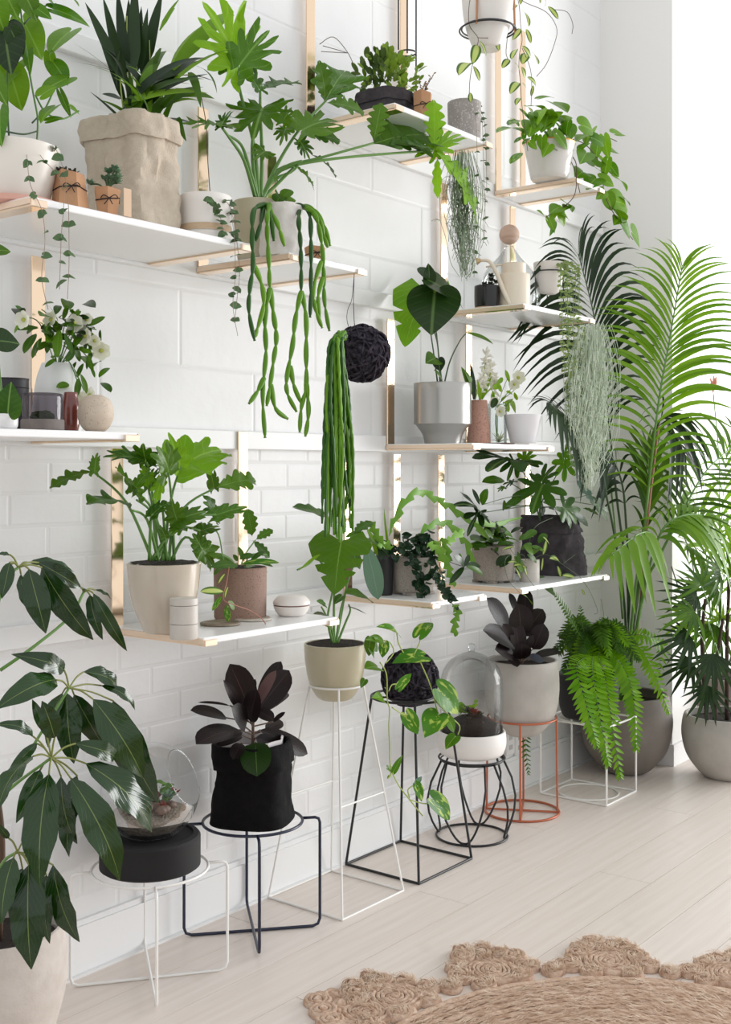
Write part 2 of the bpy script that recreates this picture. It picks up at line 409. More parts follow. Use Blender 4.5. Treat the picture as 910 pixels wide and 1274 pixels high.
def bag(par, c, rx, ry, h, mt, cuff=.25, rot=0., seed=0, wr=.05, flare=.08, sq=3.2, soilz=None):
    """soft fabric bag pot: body, turned-down cuff and soil"""
    n, m = 56, 26; c = Vector(c)
    def section(a, sx, sy):
        q = (abs(math.cos(a)) ** sq + abs(math.sin(a)) ** sq) ** (-1 / sq)
        x, y = math.cos(a) * q * sx, math.sin(a) * q * sy
        return Vector((x * math.cos(rot) - y * math.sin(rot), x * math.sin(rot) + y * math.cos(rot), 0))
    def P_(a, t, k=1.0, w_=1.0):
        g = (1 + flare * (1 - t) ** 2 - flare * .5 * t) * k
        d = section(a, rx * g, ry * g); dn = d.normalized()
        q = dn * 1.5 + Vector((0, 0, t * 1.8 + seed))
        e = wr * w_ * (noise.noise(q * 1.3) * 1.2 + (1 - abs(noise.noise(q * 2.3 + Vector((3, 1, 0))))) * .7 - .5 + .25 * noise.noise(q * 6))
        e *= min(1, t * 6 + .15)
        return c + d + dn * e * rx + Vector((0, 0, t * h + .012 * h * noise.noise(Vector((dn.x * 2, dn.y * 2, seed))) * t))
    v, f = [], []
    ts = [i / m for i in range(m + 1)]
    rows = [(t, 1.0) for t in ts] + [(1.0, .94)] + [(t, .93) for t in ts[::-1][1:8]]
    for t, k in rows:
        for i in range(n): v.append(P_(2 * math.pi * i / n, t, k))
    for j in range(len(rows) - 1):
        for i in range(n): f.append((j * n + i, j * n + (i + 1) % n, (j + 1) * n + (i + 1) % n, (j + 1) * n + i))
    f.append(tuple(range(n))[::-1]); f.append(tuple((len(rows) - 1) * n + i for i in range(n)))
    body = mk('bag', (v, f), mt, par, sharp=50)
    if cuff:
        v, f = [], []; K = 9
        rows = [(1.0 - cuff * i / K, 1.075 + .03 * math.sin(math.pi * i / K)) for i in range(K + 1)][::-1] + [(1.012, 1.02), (1.008, .96)]
        rows = [(1 - cuff, 1.005)] + rows
        for t, k in rows:
            for i in range(n):
                a = 2 * math.pi * i / n
                v.append(P_(a, min(t, 1.0), k, 1.1) + Vector((0, 0, max(0, t - 1) * h + (.016 * h * noise.noise(Vector((math.cos(a) * 2, math.sin(a) * 2, seed + 5))) if t < .9 else 0))))
        for j in range(len(rows) - 1):
            for i in range(n): f.append((j * n + i, j * n + (i + 1) % n, (j + 1) * n + (i + 1) % n, (j + 1) * n + i))
        mk('cuff', (v, f), mt, body, sharp=60)
    soil(par, c, min(rx, ry) * .9, c.z + (soilz or .86) * h)
    return body
def frond(par, pts, n, ln, mt, rmt, w=.11, spread=60, droop=.25, tipf=.25, start=.15, plane=None, rr=.006, indiv=True, lname='leaflet', kind='strap', prof=None, sides=(1, -1), arch=.62):
    """pinnate leaf: rachis along pts with n leaflets per side"""
    q = cr(pts, 10); N = len(q)
    rc = mk('frond', tube(q, lambda s: rr * (1 - .75 * s), 6), rmt, par, sharp=None)
    gs = []
    for i in range(n):
        s = start + (1 - start) * i / (n - 1); x = s * (N - 1); k = min(int(x), N - 2)
        p = q[k].lerp(q[k + 1], x - k); T = (q[k + 1] - q[k]).normalized()
        nn = Vector(plane) if plane else (TOCAM * .8 + UP * .5)
        nn = (nn - T * nn.dot(T)).normalized(); sv = T.cross(nn)
        L_ = ln * ((prof(s)) if prof else (math.sin(math.pi * (.12 + .80 * ((s - start) / (1 - start)))) ** .6))
        ang = math.radians(spread * (1 - .55 * ((s - start) / (1 - start)) ** 2.5))
        for sd in sides:
            an = ang * (1 + .16 * (R.random() - .5)); dr = droop * R.uniform(.6, 1.5); d = (T * math.cos(an) + sv * sd * math.sin(an))
            l2 = L_ * (1 + .12 * (R.random() - .5))
            tip = p + d * l2 - UP * dr * l2 + nn * l2 * .06 * (R.random() - .5)
            ctl = p + (T * math.cos(an * arch) + sv * sd * math.sin(an * arch)) * l2 * .58 + UP * dr * .12 * l2
            g = leafgeo(p, tip, w, kind, sag=dr * .5 + .03, fold=.2, n=nn * .8 + UP * .7, roll=.25 * (R.random() - .5), ctl=ctl)
            if indiv: mk(lname, g, mt, rc, sharp=None)
            else: gs.append(g)
    if gs:
        v, f, uv = [], [], []
        for g in gs:
            k = len(v); v += g[0]; uv += g[2]; f += [tuple(i + k for i in a) for a in g[1]]
        mk('leaflets', (v, f, uv), mt, rc, sharp=None, kind='stuff')
    return rc
def stringhearts(par, pts, n, size, mt=None, smt=None, name='vine', kind='heart', w=.95, pair=True):
    q = cr(pts, 6); st = mk(name, tube(q, .0008, 5), smt or S_THREAD, par, sharp=None)
    for i in range(n):
        x = (i + .6) / n * (len(q) - 1); k = min(int(x), len(q) - 2); p = q[k].lerp(q[k + 1], x - k)
        for sd in ((1, -1) if pair else (1 if i % 2 else -1,)):
            if pair and R.random() < .2: continue
            sz = size * R.uniform(.7, 1.15)
            d = (RIGHT * sd * R.uniform(.4, 1) + UP * R.uniform(-.7, .35) + TOCAM * R.uniform(-.4, .8)).normalized()
            leaf(st, p, p + d * sz, w, kind, mt or L_HEART, sag=.1, roll=R.uniform(-.7, .7))
    return st
# ============================================================ the room
def struct(name, geo, m, **k):
    o = mk(name, geo, m, None, kind='structure', **k); return o
WX0, WX1 = 0.6, 8.0
M_FLOORG = mat('floor_joint', (150, 136, 124), .8)
floor = struct('floor', box(-1.5, 9, -6, .3, -.06, -.004), M_FLOORG, smooth=False)
def plankmat():
    m, nt, b, N, L = nodes('washed_oak')
    oi = N.new('ShaderNodeObjectInfo')
    c = mixc(N, L, oi.outputs['Random'], lin((236, 226, 218)), lin((233, 222, 213)))
    g = tnoise(N, L, 9, 6, stretch=(.22, 5, 1), rough=.6)
    c = mixc(N, L, ramp(N, L, g, [(.35, 0.), (.7, .4)]), c, lin((210, 194, 181)))
    c = mixc(N, L, ramp(N, L, tnoise(N, L, 3, 2), [(.72, 0.), (.8, .4)]), c, lin((205, 190, 178)))
    L.new(c, b.inputs['Base Color']); b.inputs['Roughness'].default_value = .38; b.inputs['Specular IOR Level'].default_value = .45
    bump(N, L, b, g, .08, .002); return m
M_OAK = plankmat()
pw = .19; PL = 2.2
pm = {}
for row in range(20):
    y1 = -.015 - row * pw + .015 - .002; x = .4 - (row * .83) % PL
    x += .0
    while x < 7.6:
        if x + PL > 1.2:
            xx0, xx1 = x + .0012, x + PL - .0012
            if 'p' not in pm:
                g = box(0, PL - .0024, -pw + .0016, 0, -.02, 0)
                pm['p'] = mk('plank', g, M_OAK, floor, smooth=False); o = pm['p']
                o.data.transform(__import__('mathutils').Matrix.Translation(ORG[floor]))
            else:
                o = pm['p'].copy(); COL.objects.link(o)
            o.location = Vector((xx0, y1, 0.0)) - ORG[floor]
        x += PL
# offsets chosen so that a butt joint falls at x = 3.6 in the row y = -1.0 .. -1.2

# ---- back wall with its bricks (lower courses) and larger blocks (upper courses)
M_MORTAR = mat('painted_joint', (232, 232, 232), .6)
wall = struct('wall_back', box(WX0, WX1, .0013, .12, 0, 4.4), M_MORTAR, smooth=False)
def slabmesh(L_, h, b=.006):
    v = [(0, .03, 0), (L_, .03, 0), (L_, .03, h), (0, .03, h)]
    v += [(0, .001, 0), (L_, .001, 0), (L_, .001, h), (0, .001, h)]
    v += [(b, 0, b), (L_ - b, 0, b), (L_ - b, 0, h - b), (b, 0, h - b)]
    f = [(8, 9, 10, 11)] + [(4 + i, 4 + (i + 1) % 4, 8 + (i + 1) % 4, 8 + i) for i in range(4)] + [(i, (i + 1) % 4, 4 + (i + 1) % 4, 4 + i) for i in range(4)]
    return [Vector(p) for p in v], f
def pieces(name, L_, h, z0, z1, xa, xb, jt, bev):
    bm_ = {}
    z = z0; k = 0
    while z < z1 - .01:
        x = xa - (L_ + jt) * (.5 if k % 2 else 0) - R.uniform(0, .02)
        while x < xb:
            hh = min(h, z1 - z)
            key = round(hh, 3)
            if key not in bm_:
                o = mk(name, slabmesh(L_, hh, bev), M_WALL, wall, smooth=False)
                o.data.transform(__import__('mathutils').Matrix.Translation(ORG[wall])); bm_[key] = o
            else:
                o = bm_[key].copy(); COL.objects.link(o)
            o.location = Vector((x, R.uniform(-.0006, .0006), z)) - ORG[wall]
            o.rotation_euler = (R.uniform(-.0008, .0008), 0, R.uniform(-.0008, .0008))
            x += L_ + jt
        z += h + jt; k += 1
pieces('brick', .232, .079, .13, 1.475, 1.72, 5.2, .007, .005)
pieces('block', .62, .229, 1.475, 4.1, 1.5, 5.2, .006, .006)
# faint outline of a removed round mirror and paint drips are left to the paint's own variation
base = struct('baseboard_back', join(box(WX0, 5.2, -.018, .02, 0, .135), box(WX0, 5.2, -.012, .02, .135, .15), box(WX0, 5.2, -.03, -.0, 0, .008)), M_WHITE, smooth=False)
pil = struct('wall_pillar', box(5.2, 5.5, -.37, .1, 0, 4.4), M_PIL, smooth=False)
struct('baseboard_pillar', join(box(5.185, 5.2, -.37, -.02, 0, .1), box(5.185, 5.5, -.385, -.37, 0, .1)), M_WHITE, smooth=False)
struct('wall_alcove', box(5.5, WX1, -.02, .006, 0, 4.4), M_WHITE, smooth=False)
for i, z in enumerate((.945, 1.478, 2.005, 2.555)):
    struct('trim_%d' % (i + 1), rbox(1.2, 5.19, -.022, .004, z - .02, z + .04, .003), M_WHITE, sharp=30)

# ---- shelves: white board, brass strip with arm at each end
SHT = .009
SZ = {1: .945, 2: 1.478, 3: 2.005, 4: 2.555}
def TOP(l): return SZ[l] + SHT
def shelf(lev, x0, x1, label, upl, upr, D=.40):
    z = SZ[lev]; t = thing('shelf', label, 'shelf', ((x0 + x1) / 2, -.022, z))
    mk('board', rbox(x0, x1, -D, -.024, z - SHT, z + SHT, .002), M_SHELF, t, sharp=30)
    for x, up, sd in ((x0, upl, 1), (x1, upr, -1)):
        a, b = (x, x + .042) if sd == 1 else (x - .042, x)
        if up:
            br = mk('bracket', rbox(a, b, -.030, -.024, z - .014, up, .001), M_BRASS, t, sharp=30)
        else: br = mk('bracket', rbox(a, b, -.030, -.024, z - .014, z + .3, .001), M_BRASS, t, sharp=30)
        mk('arm', rbox(a, b, -D - .004, -.030, z - SHT - .005, z - SHT - .0002, .0008), M_BRASS, br, sharp=30)
        e0, e1 = (x - .004, x - .0002) if sd == 1 else (x + .0002, x + .004)
        mk('end_trim', rbox(e0, e1, -D - .002, -.026, z - SHT, z + SHT * .6, .0008), M_BRASSE, t, sharp=30)
        mk('end_cap', rbox(a - .001, b + .001, -D - .007, -D - .0002, z - SHT - .005, z + SHT * .3, .001), M_BRASSE, br, sharp=30)
    return t
shelf(3, 1.60, 2.32, 'long white wall shelf carrying the linen bag planter', 0, 2.36)
shelf(3, 2.475, 2.825, 'short white wall shelf carrying the large lobed philodendron and trailing cactus', 2.50, 2.42)
shelf(2, 1.30, 1.915, 'white wall shelf carrying the stone ball vase and small glass terrarium', 0, 1.96)
shelf(1, 2.14, 2.69, 'white wall shelf carrying the cream pot, striped canister and brown pot', 1.455, 1.515)
shelf(4, 2.977, 3.555, 'high white wall shelf carrying the bushy green cactus in a grey bag', 3.3, 3.3)
shelf(4, 4.185, 4.43, 'small high white wall shelf carrying the gold rimmed pot', 3.3, 3.3)
shelf(3, 3.78, 4.345, 'white wall shelf carrying the cream watering can', 2.52, 2.52)
shelf(2, 3.43, 4.00, 'white wall shelf carrying the brushed steel pot', 1.95, 1.98)
shelf(1, 3.18, 3.51, 'small white wall shelf carrying the pot of curly dark hoya', 1.42, 1.45)
shelf(1, 3.76, 4.47, 'white wall shelf carrying the charcoal fabric bag planter', 1.45, 1.45)

# ---- power outlets
for i, px in enumerate((634, 645)):
    c = V(px, 923, -.004)
    t = thing('power_outlet', 'white wall power outlet beside the copper stand', 'outlet', (c.x, -.002, c.z), 'power outlets on the wall')
    mk('plate', rbox(c.x - .034, c.x + .034, -.012, -.001, c.z - .055, c.z + .055, .003), M_WHITE, t, sharp=30)
    for dz in (-.022, .02):
        mk('socket', rbox(c.x - .014, c.x + .014, -.0135, -.0115, c.z + dz - .01, c.z + dz + .01, .001), mat('outlet_grey', (190, 190, 190), .5), t, sharp=30)

# ============================================================ stands on the floor
def crossstand(name, label, c, ang, half, ztop, rr, wire, m):
    t = thing(name, label, 'plant stand', (c[0], c[1], 0))
    mk('ring', ring((c[0], c[1], ztop), rr, wire, 48, 8), m, t, sharp=None)
    for k in range(2):
        a = ang + k * math.pi / 2; d = Vector((math.cos(a), math.sin(a), 0)); C = Vector((c[0], c[1], 0)); zb = wire + k * 2 * wire
        q = [C + d * rr + UP * ztop, C + d * (half - .015) + UP * ztop, C + d * (half - .004) + UP * (ztop - .004), C + d * half + UP * (ztop - .015)]
        q += [C + d * half + UP * (zb + .022), C + d * (half - .006) + UP * (zb + .006), C + d * (half - .022) + UP * zb]
        q2 = [C * 2 - p + UP * p.z * 2 for p in q[::-1]]
        mk('leg', tube(q + q2, wire, 8), m, t, sharp=None)
    return t
crossstand('plant_stand', 'low white wire plant stand with crossed legs and round top ring', (2.145, -.185), math.radians(-37), .212, .305, .158, .0042, M_WWIRE)
crossstand('plant_stand', 'low navy blue wire plant stand with crossed legs', (2.555, -.18), math.radians(-41), .205, .335, .15, .0046, M_NAVY)
def towerstand(label, x0, x1, y0, y1, ztop, rr, wire, m, mid=None):
    cx_, cy_ = (x0 + x1) / 2, (y0 + y1) / 2; t = thing('plant_stand', label, 'plant stand', (cx_, cy_, 0))
    mk('ring', ring((cx_, cy_, ztop), rr, wire, 44, 8), m, t, sharp=None)
    cs = [Vector((x0, y0, wire)), Vector((x1, y0, wire)), Vector((x1, y1, wire)), Vector((x0, y1, wire))]
    mk('base_frame', join(*[tube([cs[i], cs[(i + 1) % 4]], wire, 8) for i in range(4)]), m, t, sharp=50)
    for p in cs:
        d = Vector((p.x - cx_, p.y - cy_, 0)).normalized(); top = Vector((cx_, cy_, ztop)) + d * rr
        mk('leg', tube([p, top], wire, 8), m, t, sharp=50)
    if mid:
        k = mid / ztop; q = [p.lerp(Vector((cx_, cy_, ztop)) + Vector((p.x - cx_, p.y - cy_, 0)).normalized() * rr, k) for p in cs]
        [mk('brace', tube([q[i], q[i + 1]], wire * .8, 6), m, t, sharp=50) for i in (0, 2)]
    return t
TW = (2.945, -.18); towerstand('tall tapering white wire plant stand', 2.786, 3.105, -.34, -.03, .69, .088, .0036, M_WWIRE, .33)
TB = (3.348, -.19); towerstand('tall tapering black wire plant stand', 3.186, 3.51, -.345, -.03, .59, .135, .0046, M_BLACK)
# loop stand
c = Vector((3.735, -.20, 0)); t = thing('plant_stand', 'low black wire plant stand with overlapping rounded loops', 'plant stand', c); LS = c
mk('ring', join(ring(c + UP * .30, .125, .0042), ring(c + UP * .292, .118, .003)), M_BLACK, t, sharp=None)
mk('base_ring', ring(c + UP * .0045, .135, .0044), M_BLACK, t, sharp=None)
for k in range(4):
    a0 = k * math.pi / 2 + .35; pts = []
    for i in range(17):
        s = i / 16; th = a0 + (s - .5) * 1.25; x = 2 * s - 1
        zz = .30 - .292 * (1 - abs(x) ** 2.6); r_ = .122 + .05 * math.sin(math.pi * min(1, max(0, (zz) / .3))) 
        pts.append(c + Vector((math.cos(th) * r_, math.sin(th) * r_, zz)))
    mk('loop', tube(pts, .0042, 8), M_BLACK, t, sharp=None)
# copper stand
c = Vector((4.125, -.19, 0)); CS = c; t = thing('plant_stand', 'copper coloured round wire plant stand', 'plant stand', c)
mk('ring', ring(c + UP * .385, .139, .0045), M_COPPER, t, sharp=None)
mk('base_ring', ring(c + UP * .005, .15, .0048), M_COPPER, t, sharp=None)
for k in range(4):
    a = math.radians(-62 + 90 * k); d = Vector((math.cos(a), math.sin(a), 0))
    mk('leg', tube([c + d * .143 + UP * .005, c + d * .139 + UP * .385], .0044, 8), M_COPPER, t, sharp=50)
mk('cross_bar', join(*[tube([c + Vector((math.cos(a), math.sin(a), 0)) * .143 + UP * .006, c - Vector((math.cos(a), math.sin(a), 0)) * .143 + UP * .006], .0044, 8) for a in (math.radians(-62), math.radians(28))]), M_COPPER, t, sharp=50)
# cube stand
x0, x1, y0, y1 = 4.40, 4.68, -.43, -.12; KC = Vector(((x0 + x1) / 2, (y0 + y1) / 2, 0))
t = thing('plant_stand', 'white wire cube plant stand with a circle in its base', 'plant stand', KC)
for nm, z in (('top_frame', .325), ('base_frame', .0045)):
    cs = [Vector((x0, y0, z)), Vector((x1, y0, z)), Vector((x1, y1, z)), Vector((x0, y1, z))]
    mk(nm, join(*[tube([cs[i], cs[(i + 1) % 4]], .0045, 8) for i in range(4)]), M_WWIRE, t, sharp=50)
    mk(nm.replace('frame', 'ring'), ring(KC + UP * z, .128, .0042), M_WWIRE, t, sharp=None)
for x in (x0, x1):
    for y in (y0, y1): mk('leg', tube([(x, y, .0045), (x, y, .325)], .0045, 8), M_WWIRE, t, sharp=50)

# ============================================================ jute rug
RC = Vector((2.335, -1.60, 0)); rug = thing('jute_rug', 'round braided jute rug with scalloped edge of coiled rosettes', 'rug', RC)
def coil(c, r, th=.016, turns=None, n=26):
    """a coiled jute disc: concentric rounded cords"""
    k = turns or max(2, int(r / .012)); prof = [(0, th)]
    cw = r / k
    for i in range(k):
        for j in range(5):
            a = math.pi * j / 4
            prof.append((i * cw + cw * (.5 - .5 * math.cos(a)) + .0001, th * (.72 + .28 * math.sin(a)) * (1 if i < k - 1 else (.95 if j < 4 else .5))))
    prof.append((r, .001))
    v, f = lathe(prof, c, n)
    v = [p + Vector((noise.noise(p * 60) * .004, noise.noise(p * 60 + Vector((9, 0, 0))) * .004, max(0, p.z) * .35 * noise.noise(p * 55))) for p in v]
    return v, f
ringsn = 30; prof = [(0, .014)]
cw = .715 / ringsn
for i in range(ringsn):
    for j in range(5): prof.append((i * cw + cw * (.5 - .5 * math.cos(math.pi * j / 4)) + .0001, .011 + .005 * math.sin(math.pi * j / 4)))
prof.append((.716, .001))
v, f = lathe(prof, RC, 150)
v = [p + Vector((noise.noise(p * 40) * .004, noise.noise(p * 40 + Vector((7, 0, 0))) * .004, .25 * p.z * noise.noise(p * 50))) for p in v]
mk('centre', (v, f), M_JUTE, rug, sharp=None)
RSP = []
for ai in range(16):
    a = math.radians(82 - 23.5 * ai + (0)); d = Vector((math.cos(a), math.sin(a), 0)); s = Vector((-d.y, d.x, 0))
    for (rr_, so, r_) in ((.815, 0, .075), (.745, -.06, .033), (.745, .06, .033), (.80, .108, .037), (.80, -.108, .037), (.868, .085, .036), (.868, -.085, .036), (.912, .055, .036), (.912, -.055, .036), (.9, 0, .03), (.955, .02, .034), (.95, -.035, .026), (.76, .155, .03), (.76, -.155, .03)):
        cc_ = RC + d * (rr_ + R.uniform(-.008, .008)) + s * (so + R.uniform(-.008, .008)); r2 = r_ * R.uniform(.93, 1.12); RSP.append((cc_, r2))
        mk('rosette', coil(cc_, r2, th=R.uniform(.014, .02)), M_JUTE, rug, sharp=None)
# loose fibres standing off the cords
v, f = [], []
for i in range(11000):
    if i % 3:
        cc_, r2 = RSP[R.randrange(84)]; a = R.uniform(0, 6.28); q_ = r2 * math.sqrt(R.random()) * .95; p = cc_ + Vector((math.cos(a) * q_, math.sin(a) * q_, .0165)); th = a + math.pi / 2 + R.uniform(-.5, .5); L_ = R.uniform(.008, .03)
    else:
        a = math.radians(R.uniform(-20, 110)); r_ = math.sqrt(R.uniform(.3, 1)) * .69
        p = RC + Vector((math.cos(a) * r_, math.sin(a) * r_, .0155)); th = a + math.pi / 2 + R.uniform(-.5, .5); L_ = R.uniform(.015, .05)
    d = Vector((math.cos(th), math.sin(th), R.uniform(-.04, .12))) * L_; sd = Vector((-d.y, d.x, 0)).normalized() * .0011
    k = len(v); m_ = p + d * .5 + UP * .005
    v += [p - sd, p + sd, m_ + sd * .8, m_ - sd * .8, p + d]; f += [(k, k + 1, k + 2, k + 3), (k + 3, k + 2, k + 4)]
mk('loose_fibres', (v, f), mat('jute_light', (236, 216, 194), .9, var=(196, 160, 130), vscale=30), rug, kind='stuff', sharp=None)
# ============================================================ things on the shelves
def at(px, Y, z):
    dx, dy = ray(px); t = (Y - CAM_Y) / dy; return Vector((dx * t, Y, z))
def zof(c, py): return CAM_H - (py - HY) / F_PX * dep(c)
PP = 'potted plant'
def leaves(par, lst, Y, mt, kind, w, sag=.12, fold=.12, ruf=0., jit=.35, name='leaf', dy=0.05):
    """lst: (bx, by, tx, ty[, width[, material[, kind[, roll]]]])"""
    out = []
    for q in lst:
        bx, by, tx, ty = q[:4]; w_ = q[4] if len(q) > 4 and q[4] else w; m_ = q[5] if len(q) > 5 and q[5] else mt
        k_ = q[6] if len(q) > 6 and q[6] else kind; r_ = q[7] if len(q) > 7 else R.uniform(-jit, jit)
        if k_ in POLAR and k_ != 'heart': tx, ty = bx + (tx - bx) * 1.16, by + (ty - by) * 1.16
        if k_ == 'pinnate': w_ *= 1.3
        yb = Y + R.uniform(-dy, dy); ll = m_px(V(bx, by, yb), math.hypot(tx - bx, ty - by)); yt = yb + max(-1.2 * dy, min(1.2 * dy, R.uniform(-.55, .4) * ll))
        out.append(leaf(par, V(bx, by, yb), V(tx, ty, yt), w_, k_, m_, sag=sag * R.uniform(.6, 1.4), roll=r_, fold=fold, ruf=ruf, name=name))
    return out
def pxs(pts, Y): return [V(p[0], p[1], p[2] if len(p) > 2 else Y) for p in pts]

# ---- pothos climbing from the white planter on its pink saucer
c = at(15, -.24, TOP(3)); t = thing('potted_pothos', 'white planter on a pink saucer with tall climbing heart leaved pothos', PP, c); A = c
h = zof(c, 182) - c.z - .014
mk('saucer', lathe([(0, 0), (.095, 0), (.108, .004), (.112, .016), (.106, .016), (.1, .008), (0, .008)], c, 40), mat('pink_ceramic', (222, 172, 156), .6), t)
mk('pot', potgeo(c + UP * .009, h, [(0, .082), (.45, .1), (1, .112)], .007), mat('white_ceramic', (232, 226, 217), .35, var=(224, 217, 207), vscale=5), t); soil(t, c, .1, c.z + h * .9)
zs = [[(45, 186, -.24), (47, 150), (42, 120), (35, 80), (28, 30), (20, -30)], [(12, 186, -.24), (9, 120), (10, 60), (8, 0), (5, -30)], [(47, 163), (30, 167), (10, 164), (-6, 160)], [(47, 150), (58, 132), (68, 110), (80, 85)],
      [(44, 118), (55, 138), (70, 147), (82, 147), (98, 138)], [(48, 145), (40, 153)], [(30, 30), (50, 10), (70, 5)]]
for q in zs: stem(t, pxs(q, -.26), .0022, S_DARK if R.random() < .5 else S_GREEN)
leaves(t, [(13, 90, 27, 137, .9), (30, 28, 52, 74, .75), (86, 40, 62, 68, .95), (68, 80, 84, 106, .9), (62, 70, 68, 98, .6), (82, 98, 49, 118, .6), (67, 133, 51, 153, .7), (60, 150, 79, 147, .5),
           (76, 117, 88, 146, .35), (89, 134, 99, 143, .9), (68, 12, 111, 33, .62), (78, -10, 98, 8, .8), (45, 10, 64, 24, .8), (28, -12, 46, 26, .8, L_MID), (6, 38, 14, 92, .9, L_DARK), (2, -14, 22, 23, .9), (15, 40, 28, 71, .8, L_DARK),
           (0, 138, 2, 182, .5), (34, 60, 38, 93, .35), (42, 36, 45, 67, .6, L_DARK), (-10, 95, 8, 130, .7, L_MID), (-8, 0, 6, 40, .9), (52, 118, 70, 108, .8), (22, 78, 2, 112, .7), (0, 30, 18, 50, .8, L_MID), (50, -12, 70, 12, .7)], -.27, L_POTH, 'heart', .8, dy=.05)
for q in [[(32, 184, -.26), (34, 200, -.38), (38, 230, -.405), (52, 262, -.412), (56, 300, -.412), (52, 345, -.412), (60, 385, -.412)], [(46, 184, -.26), (52, 196, -.36), (78, 232, -.405), (76, 300, -.412), (74, 360, -.412)],
          [(60, 186, -.28), (72, 190, -.37), (84, 240, -.405), (86, 320, -.412), (84, 372, -.412)]]:
    stringhearts(t, pxs(q, -.41), 9, .018, w=1.1)
# ---- kraft paper pots
def kraft(par, c, rt, rb, h, tilt=0, n=6, rot=.3):
    v, f = [], []
    for k, (r, z) in enumerate([(rb, 0), (rb * .5 + rt * .5, h * .5), (rt, h), (rt * .92, h), (rt * .85, h * .8)]):
        for i in range(n):
            a = rot + 2 * math.pi * i / n; v.append(Vector(c) + Vector((r * math.cos(a), r * math.sin(a), z + (.05 * h * math.sin(a * 2 + 1) if k >= 2 else 0))))
    for j in range(4):
        for i in range(n): f.append((j * n + i, j * n + (i + 1) % n, (j + 1) * n + (i + 1) % n, (j + 1) * n + i))
    f.append(tuple(range(n))[::-1]); f.append(tuple(4 * n + i for i in range(n)))
    p = mk('paper_pot', (v, f), M_KRAFT, par, sharp=20)
    z = c[2] + h * .58; r = (rb + (rt - rb) * .58) * 1.0
    tw = [Vector((c[0] + r * 1.02 * math.cos(rot + 2 * math.pi * i / n), c[1] + r * 1.02 * math.sin(rot + 2 * math.pi * i / n), z + .004 * math.sin(i * 2))) for i in range(n)]
    q = mk('twine', tube(tw, .0016, 5, True), M_TWINE, par, sharp=None)
    kn = Vector((c[0], c[1], z)) + TOCAM * r * 1.0 + RIGHT * r * .35
    mk('bow', join(*[tube(cr([kn, kn + RIGHT * a * .014 + UP * .007, kn + RIGHT * a * .02 - UP * .002, kn], 4), .0012, 5) for a in (1, -1)], *[tube([kn, kn + RIGHT * a * .012 - UP * .016 + TOCAM * .003], .0012, 5) for a in (.7, -1)]), M_TWINE, q, sharp=None)
def rosette(par, p, r, mt, n=9, w=.55, tilt=None):
    for i in range(n):
        a = 2.4 * i; e = .25 + .75 * i / n; d = (Vector((math.cos(a), math.sin(a), 0)) * e + UP * (1.1 - e)).normalized()
        leaf(par, p, Vector(p) + d * r * (.6 + .4 * e), w, 'oval', mt, sag=-.12, fold=.2, n=UP)
L_SUC = leafmat('leaf_succulent', (78, 110, 84), (108, 140, 108), None, .5, .05)
L_SUCD = leafmat('leaf_succulent_dark', (52, 46, 44), (66, 72, 54), None, .5, .05)
c = at(87, -.335, TOP(3)); t = thing('paper_potted_succulent', 'wide kraft paper pot tied with twine holding a dark succulent', PP, c)
kraft(t, c, .034, .046, zof(c, 216) - c.z); soil(t, c, .026, zof(c, 218))
for i in range(4): rosette(t, off((c.x, c.y, zof(c, 216)), R.uniform(-.02, .02), 0, R.uniform(-.012, .012)), .022, L_SUCD, 8)
c = at(134, -.37, TOP(3)); t = thing('paper_potted_succulent', 'small kraft paper pot tied with twine holding a jade green succulent', PP, c)
kraft(t, c, .036, .026, zof(c, 236) - c.z, rot=.9); soil(t, c, .028, zof(c, 238))
mk('paper_tag', rbox(c.x + .022, c.x + .046, c.y - .034, c.y - .0315, c.z, c.z + .068, .0004), mat('pale_paper', (214, 186, 158), .85), t)
for i in range(9):
    p0 = Vector((c.x, c.y, zof(c, 238))); p = p0 + RIGHT * R.uniform(-.05, .028) + UP * R.uniform(.008, .055) - TOCAM * R.uniform(-.02, .02)
    stem(t, [p0, p0.lerp(p, .5) + UP * .008, p], .0022, S_DARK); rosette(t, p, .02, L_SUC, 9, .7)
# ---- linen bag with strap leaved palm
c = at(163, -.205, TOP(3)); t = thing('linen_bag_palm', 'tall beige linen bag planter with upright strap leaved palm', PP, c)
bag(t, c, .078, .108, zof(c, 152) - c.z, M_LINEN, cuff=.2, rot=.12, seed=2, wr=.24, sq=6.0, flare=.05)
bz = (163, 152)
for q in [(150, 60), (158, 20), (170, 40), (178, 30), (186, 50), (165, 90), (192, 80)]: stem(t, pxs([(163 + (q[0] - 163) * .5, 158), (q[0], 105), q], -.2), .0026, S_YEL, r1=.0012)
leaves(t, [(152, 98, 106, 3, .17), (150, 92, 128, -4, .16), (158, 90, 146, -12, .15), (163, 88, 160, -2, .15), (170, 88, 176, 8, .15), (176, 86, 184, 10, .16), (180, 84, 202, -10, .17), (166, 90, 168, -25, .14), (156, 96, 136, 20, .14),
           (146, 90, 90, 76, .1), (143, 92, 92, 54, .08), (152, 150, 112, 114, .2), (150, 122, 127, 117, .3), (156, 130, 122, 42, .13), (178, 95, 172, 12, .13)], -.2, L_PALMD, 'strap', .15, sag=.04, jit=.5, dy=.03)
